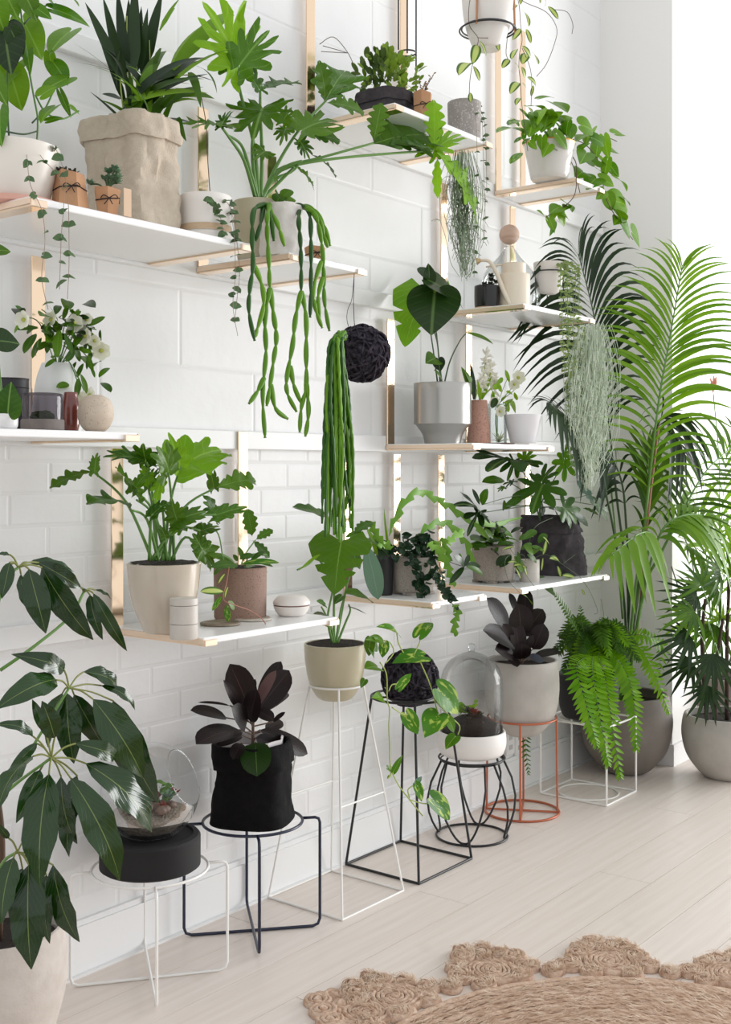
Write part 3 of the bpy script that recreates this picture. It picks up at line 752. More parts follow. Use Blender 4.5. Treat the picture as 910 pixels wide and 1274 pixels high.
leaves(t, [(199, 38, 224, -2, 0.09, L_PALMB), (200, 36, 218, 10, 0.11, L_PALMB), (212, 84, 264, 26, 0.12, L_PALMB), (214, 86, 292, 19, 0.11, L_PALMB), (205, 112, 292, 60, 0.07, L_PALMB), (205, 108, 252, 73, 0.16, L_PALMD), (204, 118, 267, 123, 0.17), (244, 82, 270, 116, 0.14),
           (236, 90, 250, 134, 0.22), (198, 152, 252, 160, 0.19, L_PALMD), (204, 152, 218, 124, 0.22), (222, 146, 232, 176, 0.29), (176, 126, 117, 84, 0.09, L_PALMB), (174, 126, 141, 96, 0.14, L_PALMB), (178, 96, 157, 82, 0.25, L_PALMB), (176, 108, 190, 80, 0.29, L_PALMB),
           (182, 122, 240, 92, 0.12, L_PALMB), (190, 130, 226, 100, 0.14), (184, 150, 170, 112, 0.16), (200, 60, 190, 104, 0.14), (150, 60, 146, 110, 0.13, L_PALMD)], -.24, L_PALM, 'strap', .16, sag=.22, jit=.6, dy=.06)
for i in range(26):
    b = V(R.uniform(150, 196), R.uniform(128, 152), -.2 + R.uniform(-.05, .04)); x = R.uniform(108, 268); y = R.uniform(50, 128) + abs(x - 170) * .1
    leaf(t, b, V(x, y, -.22 + R.uniform(-.12, .06)), R.uniform(.09, .14), 'strap', (L_PALMB, L_PALM, L_PALM, L_PALMD)[i % 4], sag=R.uniform(.12, .3), roll=R.uniform(-.6, .6), fold=.2)
# ---- white pot with timber band
c = at(256, -.31, TOP(3)); t = thing('banded_pot', 'white cylinder pot with a timber band trailing strings of small hearts', PP, c); r = m_px(c, 32); h = zof(c, 245) - c.z
mk('pot', potgeo(c, h, [(0, r * .9), (.15, r * .97), (1, r)], .005), mat('white_matt', (231, 226, 220), .6, bmp=.1, bscale=40), t)
mk('band', lathe([(r * 1.0, h * .2), (r * 1.012, h * .2), (r * 1.014, h * .34), (r * 1.0, h * .34)], c, 44), mat('pale_timber', (205, 180, 150), .6, var=(190, 163, 132), vscale=30, stretch=(1, 1, 8)), t); soil(t, c, r * .9, c.z + h * .9)
for q in [[(270, 246, -.31), (284, 250, -.36), (291, 290, -.41), (293, 340, -.412), (290, 380, -.412), (296, 418, -.412)], [(262, 246, -.32), (274, 248, -.37), (288, 262, -.405), (298, 330, -.412), (295, 372, -.412), (292, 402, -.412)], [(258, 246), (272, 262, -.39), (278, 292, -.4)], [(266, 247, -.31), (290, 254, -.38), (293, 300, -.41)]]:
    stringhearts(t, pxs(q, -.4), 9, .018, w=1.1)
stem(t, pxs([(262, 247, -.31), (258, 190, -.3), (256, 150, -.3), (246, 100, -.29)], -.3), .0012, S_BROWN)
# ---- large lobed philodendron
c = at(321, -.205, TOP(3)); t = thing('potted_philodendron', 'khaki pot with huge arching lobed philodendron leaves above trailing cactus', PP, c); r = m_px(c, 31); h = zof(c, 252) - c.z
mk('pot', potgeo(c, h, [(0, r * .8), (.5, r * .94), (1, r)], .006), M_KHAKI, t); soil(t, c, r * .9, zof(c, 254))
PH = [((322, 247), (316, 180), (298, 110), (296, 78), -.22), ((325, 247), (326, 190), (324, 140), (324, 112), -.24), ((320, 247), (314, 190), (318, 150), (327, 138), -.28), ((326, 247), (345, 205), (372, 162), (406, 125), -.28), ((318, 247), (304, 200), (286, 172), (275, 157), -.24),
      ((327, 247), (345, 212), (400, 196), (465, 178), -.36), ((327, 248), (350, 212), (420, 197), (540, 187), -.42), ((325, 247), (340, 222), (358, 206), (376, 200), -.3), ((321, 247), (310, 208), (300, 180), (283, 168), -.22), ((326, 247), (340, 225), (362, 214), (372, 205), -.26), ((328, 246), (342, 232), (360, 214), (366, 208), -.3)]
for a, b, d, e, Y in PH: stem(t, [V(a[0], a[1], -.205), V(b[0], b[1], -.22), V(d[0], d[1], (Y - .22) / 2), V(e[0], e[1], Y)], .0062, S_GREEN, r1=.0034, n=8)
leaves(t, [(296, 78, 256, 10, 1.5, L_PHILOB, None, 0.), (298, 82, 338, 38, 1.2, None, None, .2), (322, 110, 300, 84, 1.1, None, None, .3), (325, 112, 368, 104, .75, None, 'pinnate', -.3), (327, 134, 317, 168, 2.0, L_MID, None, .1), (274, 157, 243, 160, 1.2, L_MID, None, .2), (276, 156, 286, 140, 1.1),
           (404, 128, 398, 80, .5, L_MID, 'pinnate', .1), (404, 128, 428, 90, .9, L_PHILO, 'pinnate', .1), (406, 128, 450, 138, .55, L_MID, 'pinnate'), (376, 162, 414, 152, .95, L_MID, None, .2), (374, 176, 384, 196, 1.1), (374, 166, 420, 174, .5, None, 'pinnate'), (366, 206, 390, 234, .5, L_MID, 'pinnate'), (386, 192, 416, 218, .45, L_MID, 'pinnate'), (352, 152, 362, 136, 1.2, L_MID, None, .2), (356, 160, 350, 178, 1.1, L_MID), (330, 188, 318, 198, 1.3, L_MID)], -.26, L_PHILO, 'selloum', 1.1, sag=.14, ruf=.16, fold=.15, jit=.4)
leaves(t, [(463, 180, 528, 168, .75, L_MID, 'pinnate', .2), (465, 178, 474, 132, .6, L_MID, 'pinnate', .1), (480, 182, 524, 186, .4, L_PHILO, 'pinnate', .3)], -.36, L_MID, 'selloum', 1, ruf=.14, dy=.02)
leaves(t, [(540, 190, 540, 129, .42, L_PHILOB, 'pinnate', .2), (540, 186, 592, 270, .5, L_PHILOB, 'pinnate', .1), (540, 188, 570, 170, .7, L_PHILOB, 'selloum', .2), (540, 188, 512, 180, .7, L_PHILO, 'pinnate', .2), (545, 195, 545, 242, .4, L_PHILOB, 'oak')], -.42, L_PHILOB, 'selloum', 1, ruf=.14, dy=.02)
# ---- rhipsalis in a crumpled white bag
c = at(350, -.325, TOP(3)); t = thing('bagged_rhipsalis', 'crumpled white bag planter with long jointed rhipsalis stems hanging over the shelf', PP, c); r = m_px(c, 24)
bag(t, c, r, r, zof(c, 256) - c.z, M_PAPERW, cuff=0, seed=6, wr=.16, sq=2.4, flare=.02)
def rhip(par, pts, r, segs, mt, n=7):
    q = cr(pts, 14); sd = R.random() * 6
    return mk('stem', tube(q, lambda s: r * (.42 + .66 * abs(math.sin(math.pi * segs * s + .3)) ** .6) * (1 - .25 * s), n), mt, par, sharp=None)
Yh = -.425
RS = [([(330, 254), (316, 262), (314, 295), (315, 330), (311, 360), (310, 388), (317, 424)], 7), ([(336, 254), (333, 268), (333, 292), (335, 330), (336, 358)], 5), ([(336, 358), (330, 395), (331, 440), (327, 490), (330, 545)], 6), ([(336, 358), (341, 395), (344, 420), (341, 445), (336, 480), (332, 505)], 6),
      ([(337, 478), (343, 508), (358, 521)], 2), ([(329, 470), (320, 488), (310, 502)], 2), ([(372, 256), (372, 275), (374, 300), (375, 330), (375, 362)], 5), ([(375, 362), (368, 395), (364, 430), (357, 470), (358, 490), (369, 512)], 6), ([(375, 362), (381, 395), (381, 440), (381, 480), (375, 508), (373, 538)], 6),
      ([(361, 455), (366, 480), (375, 502)], 2), ([(381, 475), (384, 512), (380, 543)], 3), ([(368, 255), (384, 262), (387, 300), (387, 350), (386, 395)], 6), ([(375, 256), (392, 268), (400, 300), (403, 340), (404, 375), (410, 412)], 7), ([(378, 256), (392, 262), (404, 282), (411, 306)], 3), ([(380, 257), (396, 270), (404, 295), (408, 308)], 3),
      ([(400, 325), (390, 360), (393, 385), (401, 408)], 4), ([(332, 254), (345, 278), (354, 306)], 3), ([(316, 330), (326, 355), (328, 380), (320, 410), (316, 420)], 4), ([(328, 256), (324, 280), (318, 300)], 2), ([(333, 256), (338, 275), (341, 300)], 2), ([(402, 345), (396, 370), (398, 395)], 2)]
for q, sg in RS:
    pts = [V(p[0], p[1], (-.33 if (p[1] < 257) else (-.4 if p[1] < 264 else Yh))) for p in q]
    rhip(t, pts, .0078, sg, L_RHIPD if q[0][1] < 300 and R.random() < .5 else L_RHIP)
leaves(t, [(348, 250, 342, 238, 1., None, 'oval'), (352, 246, 362, 236, 1., None, 'oval'), (344, 252, 352, 242, 1., None, 'oval'), (340, 222, 348, 228, 1, None, 'oval'), (356, 252, 364, 246, .9, None, 'oval')], -.3, L_MID, 'oval', .9, dy=.01)
c = at(392, -.33, TOP(3)); t = thing('paper_pot', 'tiny kraft paper pot tied with twine behind the hanging jointed stems', 'pot', c)
kraft(t, c, .032, .024, .05, rot=.2)

# ---- kokedama ball hung from the shelf
L_FISHB = leafmat('stem_rhipsalis_bright', (104, 164, 36), (128, 186, 50), None, .42, .2)
def yarnball(par, c, r, n=70, seed=1):
    rr = random.Random(seed); mk('ball', blob(c, r * .94, 28, 20, .06, 6, seed=seed), M_YARN, par, sharp=None)
    gs = []
    for i in range(n):
        ax = Vector((rr.gauss(0, 1), rr.gauss(0, 1), rr.gauss(0, 1))).normalized(); u = ax.orthogonal().normalized(); w_ = ax.cross(u); o_ = rr.uniform(-.75, .75); a0 = rr.uniform(0, 6.28); ln = rr.uniform(1.2, 3.2)
        pts = []
        for k in range(15):
            a = a0 + ln * k / 14; p = (u * math.cos(a) + w_ * math.sin(a)) * math.sqrt(1 - o_ * o_) + ax * (o_ + .1 * math.sin(a * 3))
            p = p.normalized(); pts.append(Vector(c) + p * r * (1.0 + .05 * noise.noise(p * 5 + Vector((i, 0, 0)))))
        gs.append(tube(pts, .0038 * rr.uniform(.7, 1.3), 5))
    mk('yarn', join(*gs), M_YARN, par, sharp=None, kind='stuff')
c = V(450, 440, -.41); t = thing('hanging_moss_ball', 'dark wool wrapped moss ball hung on string with a curtain of jointed stems', PP, c); r = m_px(c, 35)
yarnball(t, c, r, 75, 3)
hk = V(441, 341, -.409)
mk('string', tube([hk, V(440, 375, -.41), V(441, 400, -.41), off(c, -.02, r * .9)], .0011, 5), M_TWINE, t, sharp=None)
mk('string', tube(cr([hk + UP * .0, V(438, 372, -.41), V(433, 385, -.41), V(432, 398, -.41), off(c, -.035, r * .8)], 5), .0009, 5), M_TWINE, t, sharp=None)
for i in range(46):
    x = 404 + 34 * R.random(); e = R.uniform(600, 676); Y = -.44 - R.random() * .05
    pts = [V(424 + R.uniform(-6, 8), 416 + R.uniform(-4, 6), -.45), V((x + 416) / 2 + R.uniform(-3, 2), 430, Y), V(x * .9 + 41 + R.uniform(-3, 3), 500, Y), V(x + R.uniform(-4, 4), 560, Y), V(x + R.uniform(-6, 6), e, Y)]
    rhip(t, pts, .0058, int((e - 416) / 15), (L_RHIPD, L_RHIP, L_FISHB, L_RHIP)[i % 4], 6)

# ---- things on the middle left shelf
z2 = TOP(2)
c = at(12, -.16, z2); t = thing('black_canister', 'matt black cylinder canister behind the glass terrarium', 'canister', c); r = m_px(c, 23); h = zof(c, 471) - z2
mk('body', lathe(smoothprof([(0, 0), (r * .98, 0), (r, .004), (r, h * .5), (r, h - .008), (r * .95, h), (0, h)], 3), c, 40), mat('matt_black', (34, 32, 36), .55), t)
mk('lid_seam', ring(c + UP * h * .82, r * 1.001, .0012), mat('seam_black', (14, 14, 15), .6), t)
c = at(53, -.315, z2); t = thing('small_terrarium', 'squat glass dome terrarium on a grey stone base with moss', 'terrarium', c); r = m_px(c, 26.5); h = zof(c, 489) - z2
mk('base', lathe([(0, 0), (r * .95, 0), (r * 1.0, .003), (r, h * .27), (r * .98, h * .3), (0, h * .3)], c, 40), mat('grey_stone', (122, 112, 106), .7, var=(104, 96, 92), vscale=20), t)
mk('dome', lathe(smoothprof([(r * .95, h * .3), (r * .955, h * .6), (r * .95, h * .9), (r * .85, h * .985), (r * .4, h), (0, h)], 4), c, 40), glassmat('smoked_glass', (196, 190, 196)), t)
mk('moss', blob(c + UP * h * .36, r * .55, 20, 14, .35, 5, (1, 1, .55)), mat('moss', (70, 84, 44), .95, var=(48, 58, 34), vscale=60, bmp=1, bscale=200), t)
c = at(88, -.25, z2); t = thing('red_vase', 'narrow dark red glazed vase beside the glass terrarium', 'vase', c); r = m_px(c, 11.5); h = zof(c, 488) - z2
mk('body', potgeo(c, h, [(0, r * .75), (.25, r), (.6, r * .98), (.85, r * .78), (1, r * .72)], .003), mat('oxblood_glaze', (104, 44, 38), .2, var=(132, 66, 52), vscale=18, coat=.6), t)
c = at(71, -.13, z2); t = thing('flower_vase', 'white tapered vase with a bunch of white hellebore flowers', 'flower vase', c); r = m_px(c, 30); h = zof(c, 452) - z2
mk('vase', potgeo(c, h, [(0, r * 1.0), (.3, r * 1.02), (.75, r * .85), (1, r * .62)], .004), mat('white_porcelain', (238, 238, 236), .35), t)
M_PETAL = leafmat('petal_white', (242, 240, 230), (236, 236, 214), None, .6, .4, tcol=(245, 245, 230))
def flower(par, p, r, n=6, face=None, m=None):
    fc = (Vector(face) if face else (TOCAM + RIGHT * R.uniform(-.6, .6) + UP * R.uniform(-.5, .4))).normalized(); u = fc.orthogonal().normalized(); w_ = fc.cross(u)
    fl = mk('flower', blob(Vector(p) + fc * .002, r * .22, 8, 6, .3, 6), mat('flower_heart', (176, 182, 84), .8), par, sharp=None)
    for i in range(n):
        a = 2 * math.pi * i / n; d = (u * math.cos(a) + w_ * math.sin(a)) * 1.0 + fc * .35
        leaf(fl, p, Vector(p) + d.normalized() * r, .85, 'oval', m or M_PETAL, sag=-.1, n=fc, name='petal')
vt = Vector((c.x, c.y, c.z + h * .9))
for (x, y) in [(30, 395), (52, 385), (108, 395), (120, 410), (128, 435), (110, 500), (90, 400), (104, 420), (62, 398), (130, 440), (118, 455), (100, 485)]:
    stem(t, [vt, V((x + 70) / 2, (y + 440) / 2 - 14, -.16), V(x, y, -.2)], .0014, S_GREEN)
for (x, y, s) in [(30, 398, 12), (64, 398, 11), (106, 418, 13), (92, 402, 12), (108, 398, 9), (126, 436, 13), (103, 500, 14), (112, 492, 11), (118, 424, 9)]:
    flower(t, V(x, y, -.22), m_px(c, s))
leaves(t, [(48, 408, 20, 410, .45), (72, 400, 60, 380, .4), (78, 398, 84, 380, .45), (84, 398, 101, 387, .4), (108, 406, 131, 394, .45), (45, 415, 30, 440, .5), (52, 420, 40, 446, .5), (60, 410, 48, 400, .5), (66, 412, 58, 440, .55), (74, 410, 72, 445, .5), (80, 415, 90, 440, .5), (70, 446, 56, 457, .35), (76, 440, 76, 455, .4), (88, 425, 100, 450, .5),
           (112, 412, 122, 440, .5), (106, 430, 124, 420, .5), (118, 436, 108, 460, .5), (112, 455, 118, 470, .5), (86, 478, 70, 482, .6), (90, 480, 84, 492, .4), (98, 470, 94, 495, .5), (100, 465, 108, 490, .4), (95, 450, 88, 462, .4), (104, 452, 96, 470, .5), (60, 425, 46, 436, .6), (86, 410, 96, 426, .5), (110, 440, 116, 462, .6), (64, 395, 74, 412, .6), (92, 436, 82, 450, .6), (56, 402, 66, 425, .6)], -.2, L_MID, 'lance', .5, jit=.7)
for i in range(70):
    x = R.gauss(78, 24); y = 412 + R.gauss(0, 15) + max(0, x - 95) * R.uniform(0, 1.6); x = min(max(x, 26), 126); a = R.uniform(0, 6.28); l = R.uniform(11, 19)
    leaf(t, V(x, y, -.2 + R.uniform(-.05, .05)), V(x + math.cos(a) * l, y + math.sin(a) * l, -.2 + R.uniform(-.05, .05)), R.uniform(.4, .6), 'lance', (L_MID, L_DARK, L_POTH)[i % 3], sag=.15, roll=R.uniform(-.8, .8))
c = at(119, -.335, z2); t = thing('round_vase', 'round sandy stone ball vase on the shelf end', 'vase', c); r = m_px(c, 22.5); h = 2 * r * 1.03
mk('body', lathe(smoothprof([(0, 0), (r * .4, 0), (r * .78, h * .16), (r, h * .48), (r * .82, h * .84), (r * .4, h * .985), (r * .22, h), (r * .16, h * .97), (0, h * .9)], 6), c, 44), mat('sandstone', (205, 190, 172), .6, var=(186, 168, 148), vscale=14, speck=(160, 142, 122), spscale=260, spth=.66), t)
c = at(6, -.36, z2); t = thing('marble_cup', 'white marble cup holding a glass tube with heart shaped leaf cuttings', 'vase', c); r = m_px(c, 16); h = zof(c, 515) - z2
mk('cup', potgeo(c, h, [(0, r * .85), (.3, r), (1, r)], .004), mat('marble', (236, 235, 233), .3, var=(206, 206, 206), vscale=25), t)
mk('tube', lathe([(r * .7, h * .6), (r * .7, h * 2.0), (r * .66, h * 2.0), (r * .66, h * .6)], c, 30), M_GLASS, t)
stem(t, [c + UP * h * .7, V(4, 500, -.37), V(12, 512, -.38)], .0018, S_GREEN); stem(t, [c + UP * h * .7, V(-2, 470, -.37), V(-3, 425, -.38)], .0018, S_GREEN); stem(t, [c + UP * h * .7, V(-6, 400, -.37), V(-6, 312, -.38)], .0018, S_GREEN)
leaves(t, [(10, 512, 14, 476, 1.0, L_MID, None, .2), (-2, 424, 24, 428, 1.6, L_DARK, None, .1), (-6, 312, 13, 313, 1.2, L_MID)], -.38, L_MID, 'heart', 1., dy=.01)

# ---- things on the lower left shelf
z1 = TOP(1)
c = at(204, -.235, z1); t = thing('potted_philodendron', 'glazed cream pot with bushy split leaf philodendron', PP, c); r = m_px(c, 46); h = zof(c, 700) - z1
mk('pot', potgeo(c, h, [(0, r * .52), (.12, r * .62), (.4, r * .84), (.7, r * .95), (1, r)], .007), M_CREAM, t); soil(t, c, r * .9, zof(c, 699))
S2 = [(116, 587), (183, 575), (210, 589), (226, 578), (165, 608), (165, 635), (184, 605), (266, 608), (269, 640), (219, 648), (252, 684), (190, 640), (249, 660), (170, 622), (200, 630), (230, 655)]
for i, (x, y) in enumerate(S2):
    s = V(196 + R.uniform(-12, 22), 697, -.24); e = V(x, y, -.26 - .04 * (i % 3))
    stem(t, [s, s.lerp(e, .45) + UP * .05 - RIGHT * .0, e], .0048, S_GREEN, r1=.0026, n=7)
leaves(t, [(117, 586, 66, 605, .5, L_MID, 'pinnate', .3), (118, 586, 121, 566, 1.2, L_MID), (184, 575, 132, 571, .7, L_PHILO, None, .3), (182, 574, 178, 550, 1.5, L_PHILO), (210, 588, 196, 557, 1.2, L_MID, None, .2), (226, 580, 272, 563, .95, L_PHILOB, None, .1), (224, 578, 212, 546, 1.0, L_PHILOB, None, .2), (165, 609, 146, 588, 1.3, L_MID, None, .2), (166, 610, 184, 588, .9, L_PHILO),
           (165, 636, 114, 626, .5, L_PHILO, 'pinnate', .3), (185, 606, 197, 584, .8, L_PHILO), (266, 608, 315, 597, .4, L_MID, 'pinnate', .4), (266, 606, 262, 586, .9, L_MID), (269, 641, 301, 632, .7, L_PHILO, None, .2), (268, 640, 252, 626, 1.1, L_PHILO), (219, 648, 252, 638, .9, L_MID, None, .2), (220, 646, 214, 624, 1.3, L_MID), (250, 682, 264, 702, 1.1, L_MID, None, .1), (250, 680, 240, 664, 1.2, L_PHILO),
           (190, 640, 214, 626, .9, L_PHILO), (249, 661, 269, 656, .8, L_MID), (230, 656, 214, 668, .9, L_MID), (186, 600, 182, 574, .8, L_PHILOB), (200, 598, 194, 626, .7, L_PHILOB), (206, 668, 200, 656, 1., L_MID)], -.27, L_PHILO, 'selloum_soft', 1.0, sag=.16, ruf=.2, fold=.14, jit=.4, dy=.07)
c = at(229, -.365, z1); t = thing('striped_canister', 'small pale grey ceramic canister with two dark seams', 'canister', c); r = m_px(c, 17.5); h = zof(c, 744) - z1
M_PCER = mat('pale_ceramic', (204, 198, 190), .5, var=(196, 189, 180), vscale=20)
mk('body', lathe([(0, 0), (r * .97, 0), (r, .003), (r, h * .36), (r * .985, h * .365), (0, h * .365)], c, 36), M_PCER, t)
mk('middle', lathe([(0, h * .375), (r * .985, h * .375), (r, h * .38), (r, h * .82), (r * .985, h * .825), (0, h * .825)], c, 36), M_PCER, t)
mk('lid', lathe([(0, h * .835), (r * .985, h * .835), (r, h * .84), (r, h * .97), (r * .97, h), (0, h)], c, 36), M_PCER, t)
mk('seam', lathe([(0, h * .364), (r * .97, h * .364), (r * .97, h * .376), (0, h * .376)], c, 30), M_TWINE, t); mk('seam', lathe([(0, h * .824), (r * .97, h * .824), (r * .97, h * .836), (0, h * .836)], c, 30), M_TWINE, t)
for (x, y, w_, m_, lab) in ((275, 777, 25, mat('brown_stone', (152, 140, 122), .6, var=(120, 108, 92), vscale=40), 'flat mottled brown stone dish by the striped canister'), (314, 771, 25, mat('pale_stone', (205, 198, 188), .6, var=(182, 172, 160), vscale=40), 'flat pale stone dish by the brown pot')):
    c = VZ(x, y, z1); r = m_px(c, w_); o = mk('stone_dish', lathe([(0, 0), (r * .93, 0), (r, .003), (r * .99, .007), (r * .9, .0085), (r * .8, .006), (0, .006)], c, 36, lambda a, z: .003 * math.sin(a * 3)), m_, None, org=c); tag(o, lab, 'dish')
c = at(299, -.19, z1); t = thing('potted_hoya', 'brown speckled cylinder pot with variegated hoya and a pink trailing stem', PP, c); r = m_px(c, 33); h = zof(c, 705) - z1
mk('pot', potgeo(c, h, [(0, r * .98), (1, r)], .006), mat('brown_clay', (150, 122, 108), .75, var=(136, 108, 94), vscale=10, speck=(116, 90, 78), spscale=300, spth=.62), t); soil(t, c, r * .9, zof(c, 706))
for q in [[(300, 705), (305, 690), (318, 672)], [(295, 705), (285, 695), (275, 690)], [(305, 705), (312, 690), (332, 690)], [(278, 700), (272, 665), (258, 655), (250, 650)]]: stem(t, pxs(q, -.22), .002, S_GREEN)
leaves(t, [(314, 668, 308, 636, .9, L_PHILO, 'oak', .2), (318, 672, 338, 660, .9, L_PHILO, 'oak', .1), (314, 672, 334, 692, .7, L_MID, 'oak'), (296, 704, 262, 706, .35), (292, 700, 258, 690, .35), (296, 698, 290, 690, .8), (300, 702, 348, 700, .3, L_VAR), (304, 706, 332, 712, .5), (296, 700, 283, 716, .5, L_HOYA), (304, 698, 296, 680, .5), (312, 698, 330, 686, .5), (310, 706, 322, 722, .5), (284, 700, 268, 702, .5), (298, 696, 316, 690, .6), (290, 706, 276, 694, .5), (306, 708, 300, 722, .5), (280, 705, 266, 716, .4), (320, 700, 340, 705, .4)], -.22, L_MID, 'lance', .5, dy=.03)
stem(t, pxs([(285, 706), (282, 725, -.27), (278, 745, -.3), (290, 752, -.32), (312, 760, -.33), (328, 772, -.34), (333, 784, -.35)], -.3), .0014, S_PINK)
leaves(t, [(278, 736, 249, 736, .5, L_HOYA), (276, 742, 264, 760, .4, L_VAR), (280, 744, 284, 730, .5), (282, 752, 284, 774, .6, L_VAR), (284, 748, 292, 758, .8, L_MID), (272, 726, 280, 714, .6)], -.3, L_HOYA, 'lance', .5, dy=.01)
c = VZ(363, 766, z1); t = thing('lidded_bowl', 'small white lidded ceramic bowl with a brown seam', 'bowl', c); r = m_px(c, 23); h = m_px(c, 26)
M_WCER = mat('white_ceramic_matt', (232, 226, 220), .4)
mk('bowl', lathe(smoothprof([(0, 0), (r * .6, 0), (r * .85, h * .2), (r * .98, h * .45), (r, h * .5)], 4) + [(0, h * .5)], c, 40), M_WCER, t)
mk('seam', lathe([(0, h * .5), (r * .97, h * .5), (r * .97, h * .56), (0, h * .56)], c, 36), mat('brown_seam', (120, 88, 76), .7), t)
mk('lid', lathe([(0, h * .56)] + smoothprof([(r, h * .56), (r * .98, h * .72), (r * .7, h * .95), (r * .3, h), (0, h)], 4), c, 40), M_WCER, t)
# ============================================================ upper right shelves
z4, z3 = TOP(4), TOP(3)
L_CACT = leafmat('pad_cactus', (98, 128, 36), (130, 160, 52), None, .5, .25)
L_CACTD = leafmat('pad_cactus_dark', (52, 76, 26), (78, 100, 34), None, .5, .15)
c = at(480, -.2, z4); t = thing('bagged_cactus', 'charcoal fabric bag with a bushy mound of green leafy cactus', PP, c)
bag(t, c, m_px(c, 33), m_px(c, 33), .115, M_BAGGRY, cuff=.35, rot=.2, seed=9, wr=.14, sq=2.6)
cc = V(481, 102, -.2)
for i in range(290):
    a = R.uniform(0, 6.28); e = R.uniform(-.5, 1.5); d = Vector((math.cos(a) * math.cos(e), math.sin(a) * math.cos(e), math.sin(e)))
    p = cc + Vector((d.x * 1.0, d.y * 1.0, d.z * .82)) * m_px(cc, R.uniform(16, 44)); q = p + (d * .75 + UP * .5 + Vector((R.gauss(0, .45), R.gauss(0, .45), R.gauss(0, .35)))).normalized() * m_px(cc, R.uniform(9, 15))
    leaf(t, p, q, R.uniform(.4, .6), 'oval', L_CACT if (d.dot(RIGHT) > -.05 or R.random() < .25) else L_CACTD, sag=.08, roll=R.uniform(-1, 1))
for q in [[(440, 80, -.24), (432, 64, -.27), (415, 46, -.3), (398, 55, -.31)], [(433, 66, -.27), (420, 62, -.3), (402, 57, -.31)], [(433, 66, -.27), (415, 65, -.3), (400, 64, -.31)]]:
    stem(t, pxs(q, -.26), .0012, S_BROWN)
c = at(526, -.33, z4); t = thing('paper_potted_twig', 'tiny kraft paper pot tied with twine holding a reddish twiggy succulent', PP, c)
kraft(t, c, .034, .03, zof(c, 116) - c.z, rot=.5); soil(t, c, .026, zof(c, 118))
L_RED = leafmat('leaf_reddish', (130, 96, 60), (150, 110, 70), None, .5, .1)
for e in ((536, 96), (540, 92), (528, 104), (522, 100), (532, 110)):
    p = V(526, 117, -.33); q = V(e[0], e[1], -.33); stem(t, [p, p.lerp(q, .5), q], .001, S_BROWN)
    for i in range(6):
        m_ = p.lerp(q, .3 + .7 * i / 5); leaf(t, m_, m_ + (RIGHT * R.uniform(-1, 1) + UP * .6 + TOCAM * R.uniform(-1, 1)) * .009, .7, 'oval', L_RED)
c = at(578, -.335, z4); t = thing('concrete_pot', 'grey concrete pot on the high shelf trailing strings of tiny leaves', PP, c); r = m_px(c, 21); h = zof(c, 128) - z4
mk('pot', potgeo(c, h, [(0, r * .96), (1, r)], .008), mat('raw_concrete', (168, 162, 158), .85, var=(150, 144, 140), vscale=20, bmp=.4, bscale=90, speck=(190, 186, 182), spscale=140), t); soil(t, c, r * .85, zof(c, 130))
for q in [[(588, 130, -.33), (592, 140, -.39), (594, 200, -.41), (592, 280, -.41), (590, 345, -.41)], [(594, 130, -.33), (600, 150, -.39), (602, 210, -.41), (604, 270, -.41), (602, 300, -.41)], [(596, 130, -.33), (604, 160, -.39), (606, 240, -.41)]]:
    stringhearts(t, pxs(q, -.41), 10, .014)
# ---- black hanger cords above the bushy cactus
t = thing('hanging_cord_frame', 'thin black hanging cords with a ring above the bushy cactus', 'plant hanger', V(507, 70, -.16))
for x, y in ((496, 62), (507, 66), (518, 118)):
    mk('cord', tube([V(x, y, -.16), V(x, -120, -.16)], .003, 6), M_BLACK, t, sharp=None)
mk('ring', ring(V(507, 66, -.16), .032, .003, 24), M_BLACK, t, sharp=None)
# ---- hanging pot with hoya
c = V(607, 62, -.5); t = thing('hanging_planter', 'pale pot hung in a black ring on a tan leather strap with trailing hoya', PP, c); r = m_px(c, 33); h = m_px(c, 75)
mk('pot', potgeo(c, h, [(0, r * .45), (.1, r * .62), (.5, r * .9), (1, r)], .006), mat('pale_grey_glaze', (226, 221, 215), .35), t); soil(t, c, r * .85, c.z + h * .9)
mk('hoop', join(ring(c + UP * m_px(c, 26), r * .98, .003), ring(c + UP * m_px(c, 24) + RIGHT * .0, r * 1.06, .003)), M_BLACK, t, sharp=None)
for a in (.0, 2.1, 4.2):
    d = (TOCAM * math.cos(a + .5) - RIGHT * math.sin(a + .5)); p = c + d * r * 1.0 + UP * m_px(c, 26)
    q = [p - UP * .012 + d * .004, p + UP * .02 + d * .002, c + d * r * .98 + UP * (h + .03), c + UP * (h + .55)]
    mk('strap', tube(q, .0042, 6), mat('tan_leather', (186, 132, 96), .6), t, sharp=None)
mk('hook', ring(c + UP * (h + .56), .014, .002, 20), M_BLACK, t, sharp=None)
for q in [[(592, -10), (585, 0), (584, 30), (595, 47), (593, 60), (588, 81), (585, 100), (584, 120)], [(640, -14), (646, 5), (648, 30), (650, 50), (647, 65), (646, 83), (648, 103), (649, 123), (652, 150), (657, 188)], [(640, -12), (652, 2), (680, 15), (693, 35), (690, 55), (680, 80), (668, 95)], [(595, 47), (608, 47), (616, 43)], [(633, -6), (632, 40), (630, 66), (634, 76)], [(650, 60), (660, 85), (662, 110), (661, 132)], [(690, 12), (706, 15), (713, 30), (712, 42)]]:
    stem(t, pxs(q, -.53), .0012, S_BROWN)
